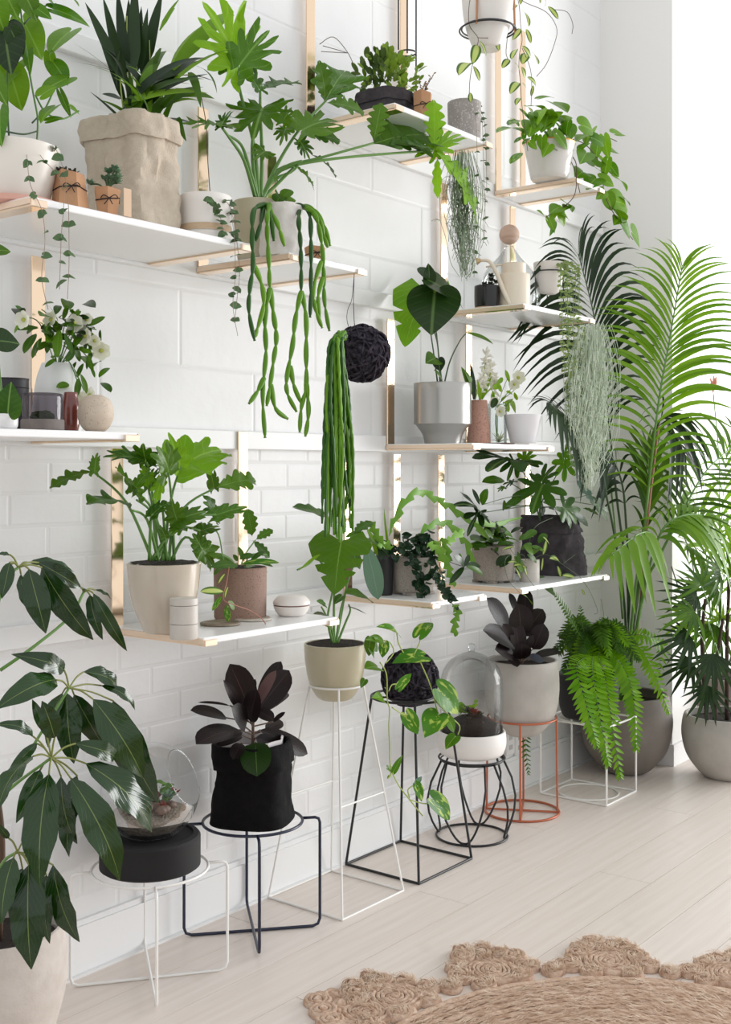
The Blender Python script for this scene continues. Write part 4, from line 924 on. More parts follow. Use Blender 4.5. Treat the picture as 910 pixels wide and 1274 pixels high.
leaves(t, [(596, 50, 605, 71), (594, 56, 588, 80), (616, 44, 621, 63), (604, 28, 616, 38), (588, 80, 571, 94), (589, 82, 597, 101), (585, 115, 586, 127, .9), (644, 6, 630, 16), (650, 13, 658, 33), (648, 36, 638, 50), (655, 36, 661, 54), (650, 57, 660, 72, .6), (644, 61, 637, 74), (656, 67, 650, 80, .7), (662, 65, 670, 80), (634, 74, 625, 85, .7), (640, 78, 646, 87, .8), (649, 83, 653, 97, .6), (656, 96, 667, 108, .7), (646, 103, 635, 117), (650, 103, 656, 113), (664, 106, 661, 120, .5), (648, 122, 642, 131), (652, 132, 662, 141), (682, 8, 695, 24, .55), (676, -6, 678, 8), (622, -14, 628, 6), (652, -14, 648, 6), (655, -12, 664, 0), (664, -8, 672, 4)], -.53, L_HOYA, 'lance', .5, sag=.2, jit=.5, dy=.02)
# ---- spanish moss
def moss(name, label, top, bot, wpx, Y, mt, n, seed, tail=.6):
    rr = random.Random(seed); gs = []; c0 = V(*top, Y); t = thing(name, label, 'moss', c0)
    for i in range(n):
        x0 = rr.gauss(0, .26); L_ = rr.uniform(.45, 1.0); y0 = rr.uniform(0, .35) * (1 - L_) * 1.5
        pts = []; ph = rr.uniform(0, 6.28); fr = rr.uniform(5, 11); am = rr.uniform(.06, .16)
        for k in range(12):
            s = k / 11; y = y0 + L_ * s; wd = math.sin(math.pi * min(1, y * .9 + .12)) ** .7
            x = x0 * wd * 1.5 + am * math.sin(fr * s + ph) * (.3 + s)
            pts.append(V(top[0] + max(-1, min(1, x)) * wpx + (bot[0] - top[0]) * y, top[1] + (bot[1] - top[1]) * min(y, 1.05), Y + .035 * rr.gauss(0, .6) + .01 * math.sin(fr * s * 1.3 + ph)))
        gs.append(tube(cr(pts, 2), .0011, 3))
        for b in range(4):
            k = rr.randrange(3, 11); p = pts[k]; d = RIGHT * rr.gauss(0, 1) + UP * rr.gauss(-.3, .6) - TOCAM * rr.gauss(0, .8)
            d.normalize(); d *= rr.uniform(.012, .035); gs.append(tube([p, p + d * .5 + UP * .004, p + d - UP * .006], .0009, 3))
    mk('strands', join(*gs), mt, t, sharp=None, kind='stuff'); return t
M_MOSS1 = mat('moss_grey_green', (150, 164, 140), .9, var=(120, 138, 108), vscale=30)
M_MOSS2 = mat('moss_silver', (214, 224, 206), .9, var=(190, 204, 178), vscale=30)
moss('hanging_moss', 'thin grey green beard moss hung beneath the high shelf', (576, 186), (580, 350), 30, -.412, M_MOSS1, 90, 4)
moss('hanging_moss', 'silvery white beard moss hung from the watering can shelf', (738, 402), (733, 612), 36, -.415, M_MOSS2, 210, 5)
# ---- gold rimmed pot with trailing pothos
c = at(684, -.29, z4); t = thing('potted_pothos', 'pale glazed pot with gold rim and heart leaf vine trailing over the side', PP, c); r = m_px(c, 32); h = zof(c, 180) - z4
mk('pot', potgeo(c, h, [(0, r * .72), (1, r)], .006), mat('grey_glaze', (214, 210, 205), .25, coat=.4), t)
mk('rim', ring(c + UP * h, r * .985, .004), mat('gold_rim', (206, 164, 92), .35, .6), t); soil(t, c, r * .9, c.z + h * .92)
mid = V(684, 168, -.29)
lst = []
for i in range(26):
    a = R.uniform(0, 6.28); x, y = 678 + math.cos(a) * R.uniform(5, 34), 160 + math.sin(a) * R.uniform(5, 26); lst.append((x, y, x + R.uniform(-10, 14), y + R.uniform(8, 18), .85))
lst += [(672, 122, 690, 122, .7), (690, 128, 706, 140, .7), (684, 140, 678, 158, .9), (700, 150, 712, 146, .8), (690, 172, 672, 186, .6), (694, 168, 706, 186, .6), (664, 132, 680, 138, .7)]
leaves(t, lst, -.32, L_POTH, 'heart', .85, dy=.06, jit=.6)
leaves(t, [(652, 165, 618, 165, .35), (648, 150, 632, 156, .45), (660, 150, 646, 135, .4), (655, 158, 652, 175, .4), (664, 155, 676, 162, .4), (650, 190, 635, 204, .4), (652, 170, 640, 178, .5), (660, 172, 650, 180, .4), (646, 158, 632, 146, .4), (668, 148, 658, 142, .5)], -.34, L_VAR, 'lance', .45, dy=.03)
vp = [[(700, 176, -.3), (722, 176, -.36), (740, 192, -.38), (750, 215, -.38), (752, 240, -.38), (762, 262, -.38), (775, 282, -.38), (788, 298, -.38)], [(698, 178, -.3), (716, 200, -.38), (718, 222, -.4), (722, 240, -.4)], [(700, 176, -.3), (735, 170, -.36), (758, 172, -.37), (768, 176, -.37)], [(700, 178, -.3), (716, 214, -.4), (716, 240, -.4), (706, 254, -.4), (692, 262, -.4), (680, 270, -.4)], [(706, 254, -.4), (700, 268, -.4)]]
for q in vp: stem(t, pxs(q, -.36), .0018, S_BROWN)
leaves(t, [(724, 156, 738, 164, .9), (736, 162, 730, 182, .8), (738, 172, 752, 182, .8), (745, 176, 742, 200, .7), (752, 172, 758, 198, .6), (758, 186, 768, 190, .8), (766, 166, 776, 168, .9), (748, 198, 760, 214, .8), (756, 200, 752, 222, .7), (740, 205, 728, 196, .8), (730, 190, 722, 204, .7), (742, 222, 730, 236, 1.0), (748, 222, 764, 232, .8), (768, 222, 780, 238, .5), (752, 238, 742, 248, .8), (756, 244, 762, 262, .9), (772, 244, 784, 256, .6), (764, 250, 780, 258, .9), (768, 262, 776, 278, .9), (772, 272, 764, 280, .8), (776, 280, 784, 298, .8), (788, 290, 796, 306, .9), (726, 214, 716, 222, .8), (760, 206, 770, 220, .8), (728, 180, 720, 190, .8), (746, 212, 756, 226, .7), (730, 168, 718, 176, .8)], -.385, L_POTH, 'heart', .85, jit=.7, dy=.025)
leaves(t, [(696, 258, 684, 266, .9), (690, 262, 686, 276, .8), (704, 252, 712, 264, .8), (706, 256, 702, 262, .7), (700, 266, 708, 274, .6), (684, 272, 690, 290, .7), (678, 270, 668, 262, .9), (696, 262, 702, 282, .6), (690, 278, 684, 294, .3)], -.4, L_POTH, 'heart', .8, jit=.5, dy=.01)
# ---- watering can shelf
M_CANC = mat('cream_enamel', (232, 219, 200), .35)
c = at(640, -.255, z3); t = thing('watering_can', 'cream enamel watering can with curved spout and brass rose', 'watering can', c); r = m_px(c, 20); h = zof(c, 342) - z3
mk('body', lathe([(0, 0), (r * .98, 0), (r, .004), (r, h * .96), (r * .98, h), (r * .74, h), (r * .74, h * .98), (0, h * .98)], c, 44), M_CANC, t)
mk('collar', lathe([(r * .72, h * .97), (r * .74, h * .97), (r * .74, h * 1.3), (r * .7, h * 1.31), (r * .7, h * .97)], c, 40), M_CANC, t)
sp = [off(c, -r * .35, h * .14, -r * .8), off(c, -r * .75, h * .5, -r * .8), off(c, -r * 1.15, h * .98, -r * .7), off(c, -r * 1.6, h * 1.32, -r * .6), off(c, -r * 2.15, h * 1.36, -r * .5)]
mk('spout', tube(cr(sp, 6), lambda s: .011 - .005 * s, 10), M_CANC, t, sharp=None)
mk('rose', tube([sp[-1], sp[-1] - RIGHT * .016 - UP * .004], lambda s: .007 + .008 * s, 14), mat('brass_satin', (196, 164, 116), .35, .8), t)
mk('handle', tube(cr([off(c, -r * .5, h * 1.28), off(c, -r * 1.2, h * 1.26), off(c, -r * 1.75, h * 1.22)], 5), .004, 8), M_CANC, t, sharp=None)
c = at(606, -.185, z3); t = thing('small_black_pot', 'small black pot on a timber saucer with a dark succulent', PP, c); r = m_px(c, 15.5); h = zof(c, 356) - z3
mk('saucer', lathe([(0, 0), (r, 0), (r * 1.05, .006), (r * 1.0, .01), (0, .01)], c, 30), mat('saucer_timber', (196, 160, 130), .6), t)
mk('pot', potgeo(c + UP * .008, h - .008, [(0, r * .95), (.3, r), (1, r)], .005), mat('gloss_black', (28, 27, 29), .25), t); soil(t, c, r * .85, c.z + h * .95)
for i in range(6): rosette(t, V(606 + R.uniform(-4, 12), 350 + R.uniform(-6, 6), -.185 + R.uniform(-.02, .02)), .026, L_SUCD, 8, .6)
c = at(634, -.13, z3); t = thing('glass_decanter', 'round glass vessel with a timber ball stopper behind the watering can', 'glass vessel', c); hb = zof(c, 292) - z3; r = m_px(c, 38)
mk('body', lathe(smoothprof([(r * .6, .001), (r * .95, hb * .12), (r, hb * .3), (r * .8, hb * .55), (r * .35, hb * .74), (r * .17, hb * .84), (r * .2, hb * .88)], 5), c, 40), M_GLASS, t)
mk('stopper', blob(c + UP * hb, m_px(c, 12.5), 28, 18, 0), mat('pink_timber', (206, 176, 158), .6, var=(192, 158, 138), vscale=16, stretch=(1, 1, 6)), t)
c = at(683, -.235, z3); t = thing('potted_pearls', 'white pot in a black wire stand trailing long strings of pearls', PP, c); r = m_px(c, 19); zb = zof(c, 366); h = zof(c, 327) - zb
mk('pot', potgeo(Vector((c.x, c.y, zb)), h, [(0, r * .55), (.25, r * .85), (1, r)], .005), mat('blush_white', (232, 224, 218), .5), t); soil(t, c, r * .85, zb + h * .92)
mk('stand_ring', ring((c.x, c.y, zof(c, 339)), r * 1.04, .0026), M_BLACK, t)
for k in range(3):
    a = .6 + k * 2.094; d = Vector((math.cos(a), math.sin(a), 0)); mk('stand_leg', tube([c + d * r * 1.04 + UP * .0, c + d * r * 1.04 + UP * (zof(c, 339) - z3)], .0026, 6), M_BLACK, t)
L_PEARL = leafmat('leaf_pearl', (120, 140, 80), (150, 166, 104), None, .5, .2)
for i in range(9):
    x = 700 + R.uniform(-4, 22); e = R.uniform(440, 565) if i else 570
    pts = [V(696, 328 + R.uniform(-3, 3), -.26), V(x - 2, 330 + R.uniform(0, 8), -.36), V(x, 390, -.412), V(x + R.uniform(-5, 5) + 3, (390 + e) / 2, -.415), V(x + R.uniform(-6, 6) + 4, e, -.415)]
    q = cr(pts, 8); st = mk('vine', tube(q, .0009, 4), S_GREEN, t, sharp=None); gv, gf, gu = [], [], []
    for k in range(34):
        xx = k / 34 * (len(q) - 1); j = min(int(xx), len(q) - 2); p = q[j].lerp(q[j + 1], xx - j)
        for s_ in (1, -1):
            d = (RIGHT * s_ * R.uniform(.3, 1) + UP * R.uniform(-.8, .3) + TOCAM * R.uniform(-.6, .8)).normalized() * R.uniform(.009, .017)
            g = leafgeo(p, p + d, .75, 'oval', sag=.15, roll=R.uniform(-.8, .8)); k0 = len(gv); gv += g[0]; gu += g[2]; gf += [tuple(a + k0 for a in f_) for f_ in g[1]]
    mk('leaves', (gv, gf, gu), L_PEARL, st, sharp=None, kind='stuff')
# ---- steel pot shelf
c = at(551, -.165, z2); t = thing('potted_monstera', 'brushed steel pot with young split leaf monstera', PP, c); r = m_px(c, 36); h = zof(c, 477) - z2
mk('pot', potgeo(c, h, [(0, r * .62), (.1, r * .66), (.2, r * .74), (.34, r * .97), (.38, r), (1, r)], .004), M_STEEL, t); soil(t, c, r * .9, zof(c, 479))
for q in [[(545, 478), (540, 440), (536, 410), (537, 385)], [(548, 478), (545, 430), (538, 400), (535, 352)], [(550, 478), (546, 440), (540, 400), (520, 368)], [(553, 478), (560, 450), (572, 425), (580, 415)]]: stem(t, pxs(q, -.19), .0034, S_DARK, r1=.002)
leaves(t, [(536, 350, 576, 384, .75, L_DARK, 'heart', -.1), (534, 350, 533, 328, .9, L_DARK, 'heart'), (540, 358, 548, 374, .8, L_BRIGHT, 'heart'), (580, 414, 614, 428, .2, L_MID, 'lance'), (542, 446, 530, 452, 1.1, L_MID, 'heart'), (546, 448, 548, 462, 1.2, L_DARK, 'heart'), (540, 460, 552, 478, .5, L_MID, 'lance')], -.22, L_DARK, 'heart', 1, dy=.02)
leaf(t, V(530, 360, -.12), V(506, 424, -.14), .95, 'monstera', L_PHILOB, sag=.12, roll=.2)
leaf(t, V(541, 366, -.25), V(537, 416, -.27), 1.3, 'heart', L_DARK, sag=.1, roll=.1, fold=.06)
c = at(596, -.2, z2); t = thing('pink_vase', 'speckled pink clay vase with fluffy white hyacinth flowers', 'flower vase', c); r = m_px(c, 14.5); h = zof(c, 498) - z2
mk('vase', potgeo(c, h, [(0, r * 1.05), (.3, r * .95), (1, r * .72)], .004), mat('pink_clay', (196, 152, 134), .7, var=(184, 138, 120), vscale=12, speck=(168, 120, 104), spscale=150, spth=.6), t)
M_FLUFF = leafmat('petal_cream', (246, 243, 236), (240, 238, 226), None, .7, .45, tcol=(248, 246, 236))
for (x, y, n) in [(601, 472, 52), (611, 464, 52), (605, 450, 46), (616, 478, 36), (596, 482, 30)]:
    b = V(597, 498, -.2); p = V(x, y, -.21); st = stem(t, [b, b.lerp(p, .5), p], .003, S_YEL)
    for i in range(n):
        d = Vector((R.gauss(0, 1), R.gauss(0, 1), R.gauss(0, 1))).normalized(); s0 = p + UP * R.uniform(-.03, .03); leaf(st, s0, s0 + d * R.uniform(.02, .034), .5, 'lance', M_FLUFF, name='petal', roll=R.uniform(-1, 1))
leaves(t, [(592, 497, 576, 458, .25, L_MID, 'strap'), (590, 497, 585, 450, .16, L_DARK, 'strap'), (584, 480, 574, 456, .3, L_MID, 'strap'), (598, 497, 594, 472, .2, L_BRIGHT, 'strap'), (600, 497, 612, 468, .15, S_YEL and L_BRIGHT, 'strap'), (592, 497, 588, 478, .5, L_BRIGHT, 'lance')], -.21, L_MID, 'strap', .2, dy=.01)
c = at(619, -.235, z2); t = thing('glass_vase', 'clear glass vase with green and cream hellebore sprigs', 'flower vase', c); r = m_px(c, 12); h = zof(c, 502) - z2
mk('glass', lathe([(0, .002), (r * .95, .002), (r, .006), (r, h), (r * .94, h), (r * .94, .008), (0, .008)], c, 36), M_GLASS, t)
for e in ((612, 484), (632, 470), (640, 486), (650, 470), (616, 510), (636, 504)):
    stem(t, [c + UP * .01, c + UP * h * .9, V(e[0], e[1], -.25)], .0013, S_GREEN)
leaves(t, [(634, 476, 629, 460, .5), (636, 484, 634, 474, .5), (630, 488, 638, 490, .6), (614, 486, 612, 500, .6), (622, 478, 614, 484, .6), (640, 488, 644, 498, .6), (632, 492, 624, 500, .6), (618, 495, 612, 508, .6, L_DARK), (626, 500, 634, 512, .8, L_BRIGHT), (634, 500, 642, 512, .9, L_BRIGHT), (620, 476, 624, 488, .6), (640, 472, 636, 484, .5), (612, 490, 618, 500, .6), (630, 506, 622, 516, .6, L_BRIGHT), (626, 470, 618, 478, .5), (638, 496, 630, 506, .7, L_BRIGHT)], -.25, L_BRIGHT, 'lance', .5, jit=.8, dy=.025)
for (x, y, s) in [(645, 470, 10), (622, 512, 8), (640, 478, 8), (616, 500, 7)]: flower(t, V(x, y, -.26), m_px(c, s))
c = at(651, -.31, z2); t = thing('square_tray', 'thin white square tray under the white bowl', 'tray', c)
mk('tray', rbox(c.x - .07, c.x + .07, c.y - .068, c.y + .068, z2, z2 + .007, .002), M_WCER, t)
c2 = c + UP * .007; r = m_px(c, 24); h = zof(c, 516) - c2.z; t = thing('white_bowl', 'white tapered ceramic bowl on the square tray', 'bowl', c2)
mk('bowl', lathe([(0, 0), (r * .62, 0), (r * .66, .004), (r, h), (r * .95, h), (r * .62, .01), (0, .01)], c2, 44), mat('white_satin', (233, 232, 234), .4), t)
c = at(621, -.365, z2); t = thing('air_plant', 'spiky grey air plant on a thin dark timber disc', 'air plant', c); r = m_px(c, 20)
mk('disc', lathe([(0, 0), (r * .97, 0), (r, .002), (r * .97, .004), (0, .004)], c, 32), mat('dark_timber', (92, 72, 58), .6, var=(70, 54, 44), vscale=40), t)
L_AIR = leafmat('leaf_air', (150, 158, 136), (170, 178, 152), None, .7, .1)
for i in range(30):
    a = R.uniform(0, 6.28); e = R.uniform(.2, 1.3); d = Vector((math.cos(a) * math.cos(e), math.sin(a) * math.cos(e), math.sin(e))); leaf(t, c + UP * .006, c + UP * .006 + d * R.uniform(.03, .05), .09, 'strap', L_AIR, sag=.25)

# ============================================================ lower right shelves
M_SPECK = mat('speckled_grey', (164, 155, 146), .75, var=(152, 143, 134), vscale=10, speck=(112, 104, 97), spscale=320, spth=.62)
def footed(c, r, h, m, t):
    mk('pot', potgeo(c + UP * .009, h - .009, [(0, r * .93), (.4, r * .97), (1, r)], .006), m, t)
    for k in range(4):
        a = .5 + k * math.pi / 2; p = c + Vector((math.cos(a), math.sin(a), 0)) * r * .74
        mk('foot', rbox(p.x - .016, p.x + .016, p.y - .016, p.y + .016, c.z, c.z + .0095, .002), m, t)
c = at(479, -.145, z1); t = thing('small_black_pot', 'small plain black pot beside the curly hoya', PP, c); r = m_px(c, 11); h = zof(c, 690) - z1
mk('pot', potgeo(c, h, [(0, r * .9), (1, r)], .004), mat('satin_black', (36, 36, 38), .5), t); soil(t, c, r * .85, c.z + h * .93)
L_CURL = leafmat('leaf_curly', (26, 50, 34), (40, 68, 42), None, .3, .06)
leaves(t, [(478, 690, 470, 676, .8), (480, 690, 486, 676, .8), (476, 692, 464, 688, .8), (482, 688, 478, 672, .8)], -.17, L_CURL, 'heart', .9)
leaves(t, [(470, 690, 455, 655, .2, L_BRIGHT, 'strap'), (474, 688, 460, 650, .16, L_MID, 'strap'), (484, 684, 478, 632, .06, S_YEL and L_BRIGHT, 'strap')], -.17, L_MID, 'strap', .2)
c = at(514, -.2, z1); t = thing('potted_curly_hoya', 'speckled grey footed pot with dark curly hoya and zigzag fishbone cactus stems', PP, c); r = m_px(c, 27); h = zof(c, 692) - z1
footed(c, r, h, M_SPECK, t); soil(t, c, r * .88, c.z + h * .93)
def clump(par, pts, n, spread, mt, sz, kind='heart', w=.9):
    q = cr(pts, 6); st = mk('vine', tube(q, .0018, 5), S_DARK, par, sharp=None)
    for i in range(n):
        x = R.random() * (len(q) - 1); j = min(int(x), len(q) - 2); p = q[j].lerp(q[j + 1], x - j) + Vector((R.gauss(0, 1), R.gauss(0, 1), R.gauss(0, 1))) * spread
        d = Vector((R.gauss(0, 1), R.gauss(0, 1) - .5, R.gauss(0, 1))).normalized(); leaf(st, p, p + d * sz * R.uniform(.7, 1.2), w, kind, mt, sag=-.35, fold=.4, roll=R.uniform(-1, 1))
clump(t, pxs([(496, 690, -.2), (510, 680, -.24), (525, 672, -.24), (535, 690, -.27)], -.2), 60, .018, L_CURL, .03)
clump(t, pxs([(512, 690, -.22), (515, 700, -.29), (518, 715, -.3)], -.2), 20, .007, L_CURL, .026)
clump(t, pxs([(532, 690, -.25), (536, 706, -.3), (528, 720, -.3), (520, 726, -.3), (526, 740, -.31)], -.2), 44, .009, L_CURL, .028)
clump(t, pxs([(538, 690, -.26), (545, 710, -.33), (548, 722, -.36)], -.2), 16, .007, L_CURL, .024)
clump(t, pxs([(548, 720, -.36), (552, 732, -.41), (556, 742, -.42), (564, 752, -.42)], -.2), 20, .007, L_CURL, .025)
def fishbone(par, pts, w, mt, lobes=7):
    q = cr(pts, 10); N = len(q); v, f, uv = [], [], []
    for i, p in enumerate(q):
        T = (q[min(i + 1, N - 1)] - q[max(i - 1, 0)]).normalized(); n = (TOCAM - T * TOCAM.dot(T)).normalized(); s = T.cross(n); x = i / (N - 1)
        e = min(1, x * 8, (1 - x) * 8 + .15); ph = x * lobes
        wl = w * (.25 + .75 * (ph % 1.0)) * e; wr_ = w * (.25 + .75 * ((ph + .5) % 1.0)) * e
        v += [p - s * wl, p + n * .0018, p + s * wr_, p - n * .0018]; uv += [(0, x), (.5, x), (1, x), (.5, x)]
    for i in range(N - 1):
        for a in range(4): b = (a + 1) % 4; f.append((i * 4 + a, i * 4 + b, i * 4 + 4 + b, i * 4 + 4 + a))
    return mk('fishbone_stem', (v, f, uv), mt, par, sharp=40)
L_FISH = leafmat('stem_fishbone', (106, 158, 52), (128, 178, 64), (150, 190, 90), .4, .25)
for q, n in [([(484, 668), (492, 645), (506, 622), (522, 612), (538, 618), (552, 626), (566, 634), (585, 648), (612, 652), (650, 644)], 9), ([(520, 670), (534, 655), (548, 650), (562, 654), (575, 668), (584, 684), (592, 712)], 6), ([(540, 672), (552, 690), (560, 712), (566, 730)], 6), ([(532, 676), (545, 684), (552, 700)], 4), ([(556, 676), (566, 668), (578, 660)], 3), ([(564, 752), (570, 762), (566, 775), (567, 792)], 5), ([(478, 682), (468, 664), (460, 648)], 4), ([(486, 684), (480, 676), (470, 680)], 3), ([(550, 668), (558, 690), (556, 704)], 4)]:
    fishbone(t, pxs(q, -.32 if q[0][0] > 530 else -.24), m_px(c, 7), L_FISH, n)
leaves(t, [(578, 705, 564, 692, .5, L_DARK), (578, 705, 584, 690, .45, L_DARK), (578, 705, 560, 726, .4, L_DARK), (580, 705, 602, 716, .4, L_MID), (580, 704, 598, 704, .4, L_DARK), (576, 703, 572, 688, .4, L_MID)], -.34, L_DARK, 'lance', .4, dy=.01)
stem(t, pxs([(545, 690, -.27), (562, 700, -.32), (578, 705, -.34)], -.3), .0012, S_BROWN)
c = at(614, -.2, z1); t = thing('potted_trailer', 'wide speckled grey footed pot with dark glossy trailing leaves', PP, c); r = m_px(c, 26.5); h = zof(c, 678) - z1
footed(c, r, h, M_SPECK, t); soil(t, c, r * .88, c.z + h * .93)
leaves(t, [(612, 676, 586, 672, .5), (610, 672, 592, 660, .5), (614, 670, 604, 658, .6), (616, 672, 628, 660, .6), (620, 676, 634, 668, .5), (612, 678, 600, 684, .6), (618, 678, 640, 676, .4), (608, 676, 590, 684, .5), (616, 668, 620, 654, .6), (626, 660, 632, 668, .6), (620, 680, 616, 688, .6), (604, 672, 598, 664, .6), (630, 690, 618, 704, .7, L_DARK), (634, 686, 622, 690, .6, L_DARK), (618, 656, 626, 664, .7), (606, 680, 588, 678, .5)], -.24, L_MID, 'lance', .5, dy=.05)
for i in range(34):
    x = R.gauss(612, 15); y = R.uniform(656, 686); a = R.uniform(0, 6.28); l = R.uniform(12, 20)
    leaf(t, V(x, y, -.22 + R.uniform(-.05, .04)), V(x + math.cos(a) * l, y + math.sin(a) * l * .6, -.22 + R.uniform(-.05, .04)), R.uniform(.4, .55), 'lance', (L_MID, L_DARK)[i % 2], sag=.2, roll=R.uniform(-.7, .7))
c = at(659, -.3, z1); t = thing('white_canister', 'small white ceramic pot with a seam in front of the charcoal bag', PP, c); r = m_px(c, 12.5); h = zof(c, 696) - z1
mk('body', lathe([(0, 0), (r * .97, 0), (r, .003), (r, h * .36), (r * .98, h * .37), (r, h * .38), (r, h), (r * .9, h), (r * .9, h * .8), (0, h * .8)], c, 36), M_PCER, t)
vs_ = [[(655, 700), (640, 690), (628, 668), (622, 655), (612, 648)], [(655, 698), (650, 690), (630, 694, -.38), (632, 720, -.42), (648, 738, -.43)], [(660, 697), (680, 690, -.36), (700, 702, -.4), (722, 718, -.42)], [(658, 697), (660, 670), (668, 654), (688, 644)], [(645, 690, -.38), (655, 715, -.41), (664, 728, -.42), (670, 734, -.42)], [(722, 718, -.42), (734, 735, -.42), (744, 760, -.42), (740, 764, -.42)], [(700, 702, -.4), (716, 690, -.38)]]
for q in vs_: stem(t, pxs(q, -.33), .0009, S_DARK)
leaves(t, [(640, 680, 625, 684, .3), (648, 676, 632, 670, .45, L_MID), (650, 672, 668, 660, .35, L_MID), (660, 680, 678, 686, .5, L_MID), (644, 686, 646, 702, .5, L_MID), (656, 690, 668, 700, .6, L_MID), (640, 692, 652, 712, .5, L_MID), (632, 700, 648, 704, .25), (670, 676, 680, 664, .5, L_MID), (676, 668, 684, 678, .6), (650, 700, 656, 716, .3), (640, 704, 648, 720, .25), (676, 694, 674, 710, .3), (684, 695, 696, 698, .5), (694, 704, 698, 718, .45), (700, 716, 718, 720, .35), (656, 664, 646, 672, .6, L_MID), (664, 668, 656, 660, .6, L_MID), (680, 672, 676, 690, .5), (648, 684, 662, 676, .5, L_MID), (664, 690, 672, 680, .6, L_MID), (638, 668, 628, 664, .5, L_MID), (655, 708, 640, 704, .4), (648, 738, 662, 752, .45, L_MID), (722, 718, 730, 732, .2), (724, 733, 728, 740, .5)], -.36, L_HOYA, 'lance', .5, jit=.5, dy=.02)
leaves(t, [(604, 668, 590, 650, .5, L_MID), (652, 678, 664, 690, .8, L_MID), (636, 690, 622, 706, .7, L_DARK)], -.36, L_MID, 'lance', .5)
c = at(686, -.2, z1); t = thing('bagged_fatsia', 'charcoal fabric bag planter with large hand shaped fatsia leaves', PP, c)
bag(t, c, m_px(c, 26), m_px(c, 34), zof(c, 642) - z1, M_BAGGRY, cuff=.28, rot=.25, seed=14, wr=.3, sq=2.4, flare=.3)
ft = [(674, 603), (640, 572), (704, 572), (598, 638), (700, 632), (738, 628), (655, 572), (634, 600), (628, 630)]
for i, (x, y) in enumerate(ft):
    s = V(672, 648, -.2); e = V(x, y, -.28); stem(t, [s, V(674, 620 + 3 * i % 14, -.2) if i else s.lerp(e, .5), e], .0034, S_DARK, r1=.0018)
leaves(t, [(676, 602, 664, 634, 1.9, L_FAT, None, .1), (674, 600, 690, 582, 1.3, L_FAT, None, -.3), (640, 574, 610, 588, 1.2, L_FAT, None, .3), (640, 572, 632, 596, .9, L_MID, None, -.2), (652, 574, 662, 562, 1.2, L_FATB), (704, 572, 702, 596, 1.45, L_FATB, None, 0.), (702, 570, 706, 552, 1.1, L_FATB, None, .1), (598, 638, 570, 630, 1.0, L_DARK, 'trident', .1), (596, 636, 582, 666, .7, L_DARK, 'trident'), (600, 628, 607, 608, .8, L_MID, 'lance'), (597, 628, 588, 608, .4, L_DARK, 'lance'), (598, 640, 606, 648, .5, L_DARK, 'lance'),
           (700, 630, 716, 650, 1.2, L_FAT), (690, 634, 676, 626, .9, L_FAT), (740, 628, 720, 600, .5, L_BLUE, 'oak'), (742, 626, 754, 646, .6, L_FAT), (628, 598, 600, 600, .4, L_MID, 'lance'), (628, 606, 620, 612, .9, L_MID), (640, 598, 630, 606, .6), (628, 622, 626, 636, .3, L_MID, 'lance'), (650, 620, 626, 634, .35, L_FAT, 'lance'), (712, 640, 732, 654, .5, L_DARK, 'lance'), (700, 640, 710, 650, .8, L_FAT), (724, 632, 744, 640, .4, L_MID, 'oak')], -.28, L_FAT, 'fatsia', 1.2, sag=.16, fold=.1, ruf=.06, dy=.04)
stem(t, pxs([(600, 628, -.28), (650, 616, -.26), (700, 622, -.25), (738, 614, -.28)], -.27), .0014, S_DARK)
# ============================================================ floor plants
# ---- schefflera in the large pale pot
c = Vector((1.655, -.20, 0)); t = thing('potted_umbrella_tree', 'large pale textured pot with glossy drooping umbrella tree leaves', PP, c)
mk('pot', potgeo(c, .30, [(0, .105), (.2, .135), (.55, .16), (.85, .158), (1, .15)], .01), mat('pale_stone_pot', (206, 197, 189), .85, var=(196, 186, 177), vscale=30, bmp=.3, bscale=150), t); soil(t, c, .135, .27)
stem(t, [c + UP * .26, V(2, 1050, -.3), V(-6, 960, -.34), V(-8, 800, -.34), V(-12, 690, -.34)], .009, S_BROWN, r1=.006)
S_STALK = mat('stalk_olive', (122, 128, 62), .5)
def umbel(ctr, Y, src, lst, Ys=None):
    p = V(ctr[0], ctr[1], Y); s = [V(a[0], a[1], a[2] if len(a) > 2 else Y + .04) for a in src] + [p]
    stem(t, s, .0042, S_GREEN, r1=.003)
    for q in lst:
        mx, my, tx, ty, w_ = q[:5]; d1 = q[5] if len(q) > 5 else 0; d2 = q[6] if len(q) > 6 else d1; sg = q[7] if len(q) > 7 else .16
        b = V(mx, my, Y + d1); e = V(tx, ty, Y + d2)
        stem(t, [p, p.lerp(b, .5) + UP * .006, b], .0021, S_STALK, name='leaf_stalk')
        leaf(t, b, e, w_ * 1.22, 'schef', L_SCHEF, sag=sg * 1.35, roll=R.uniform(-.5, .5), fold=.24, ruf=.2, curl=.2)
umbel((23, 706), -.42, [(-8, 835, -.36), (-4, 760, -.4), (8, 720, -.42)], [(36, 708, 57, 788, .5, -.02, -.05), (52, 706, 116, 796, .36, 0, -.04), (48, 700, 101, 732, .4, .03, .02), (36, 700, 92, 712, .3, .06, .05), (26, 714, 38, 762, .35, .05, .03), (14, 702, -6, 742, .4), (12, 700, 2, 745, .5, -.03, -.04), (12, 690, -4, 690, .4)])
umbel((104, 737), -.36, [(0, 834, -.36), (40, 806, -.38), (86, 768, -.37)], [(112, 740, 128, 796, .38, 0, -.03), (116, 738, 158, 810, .24, -.02, -.04), (100, 732, 110, 738, .4), (118, 734, 140, 748, .3, .04, .04)])
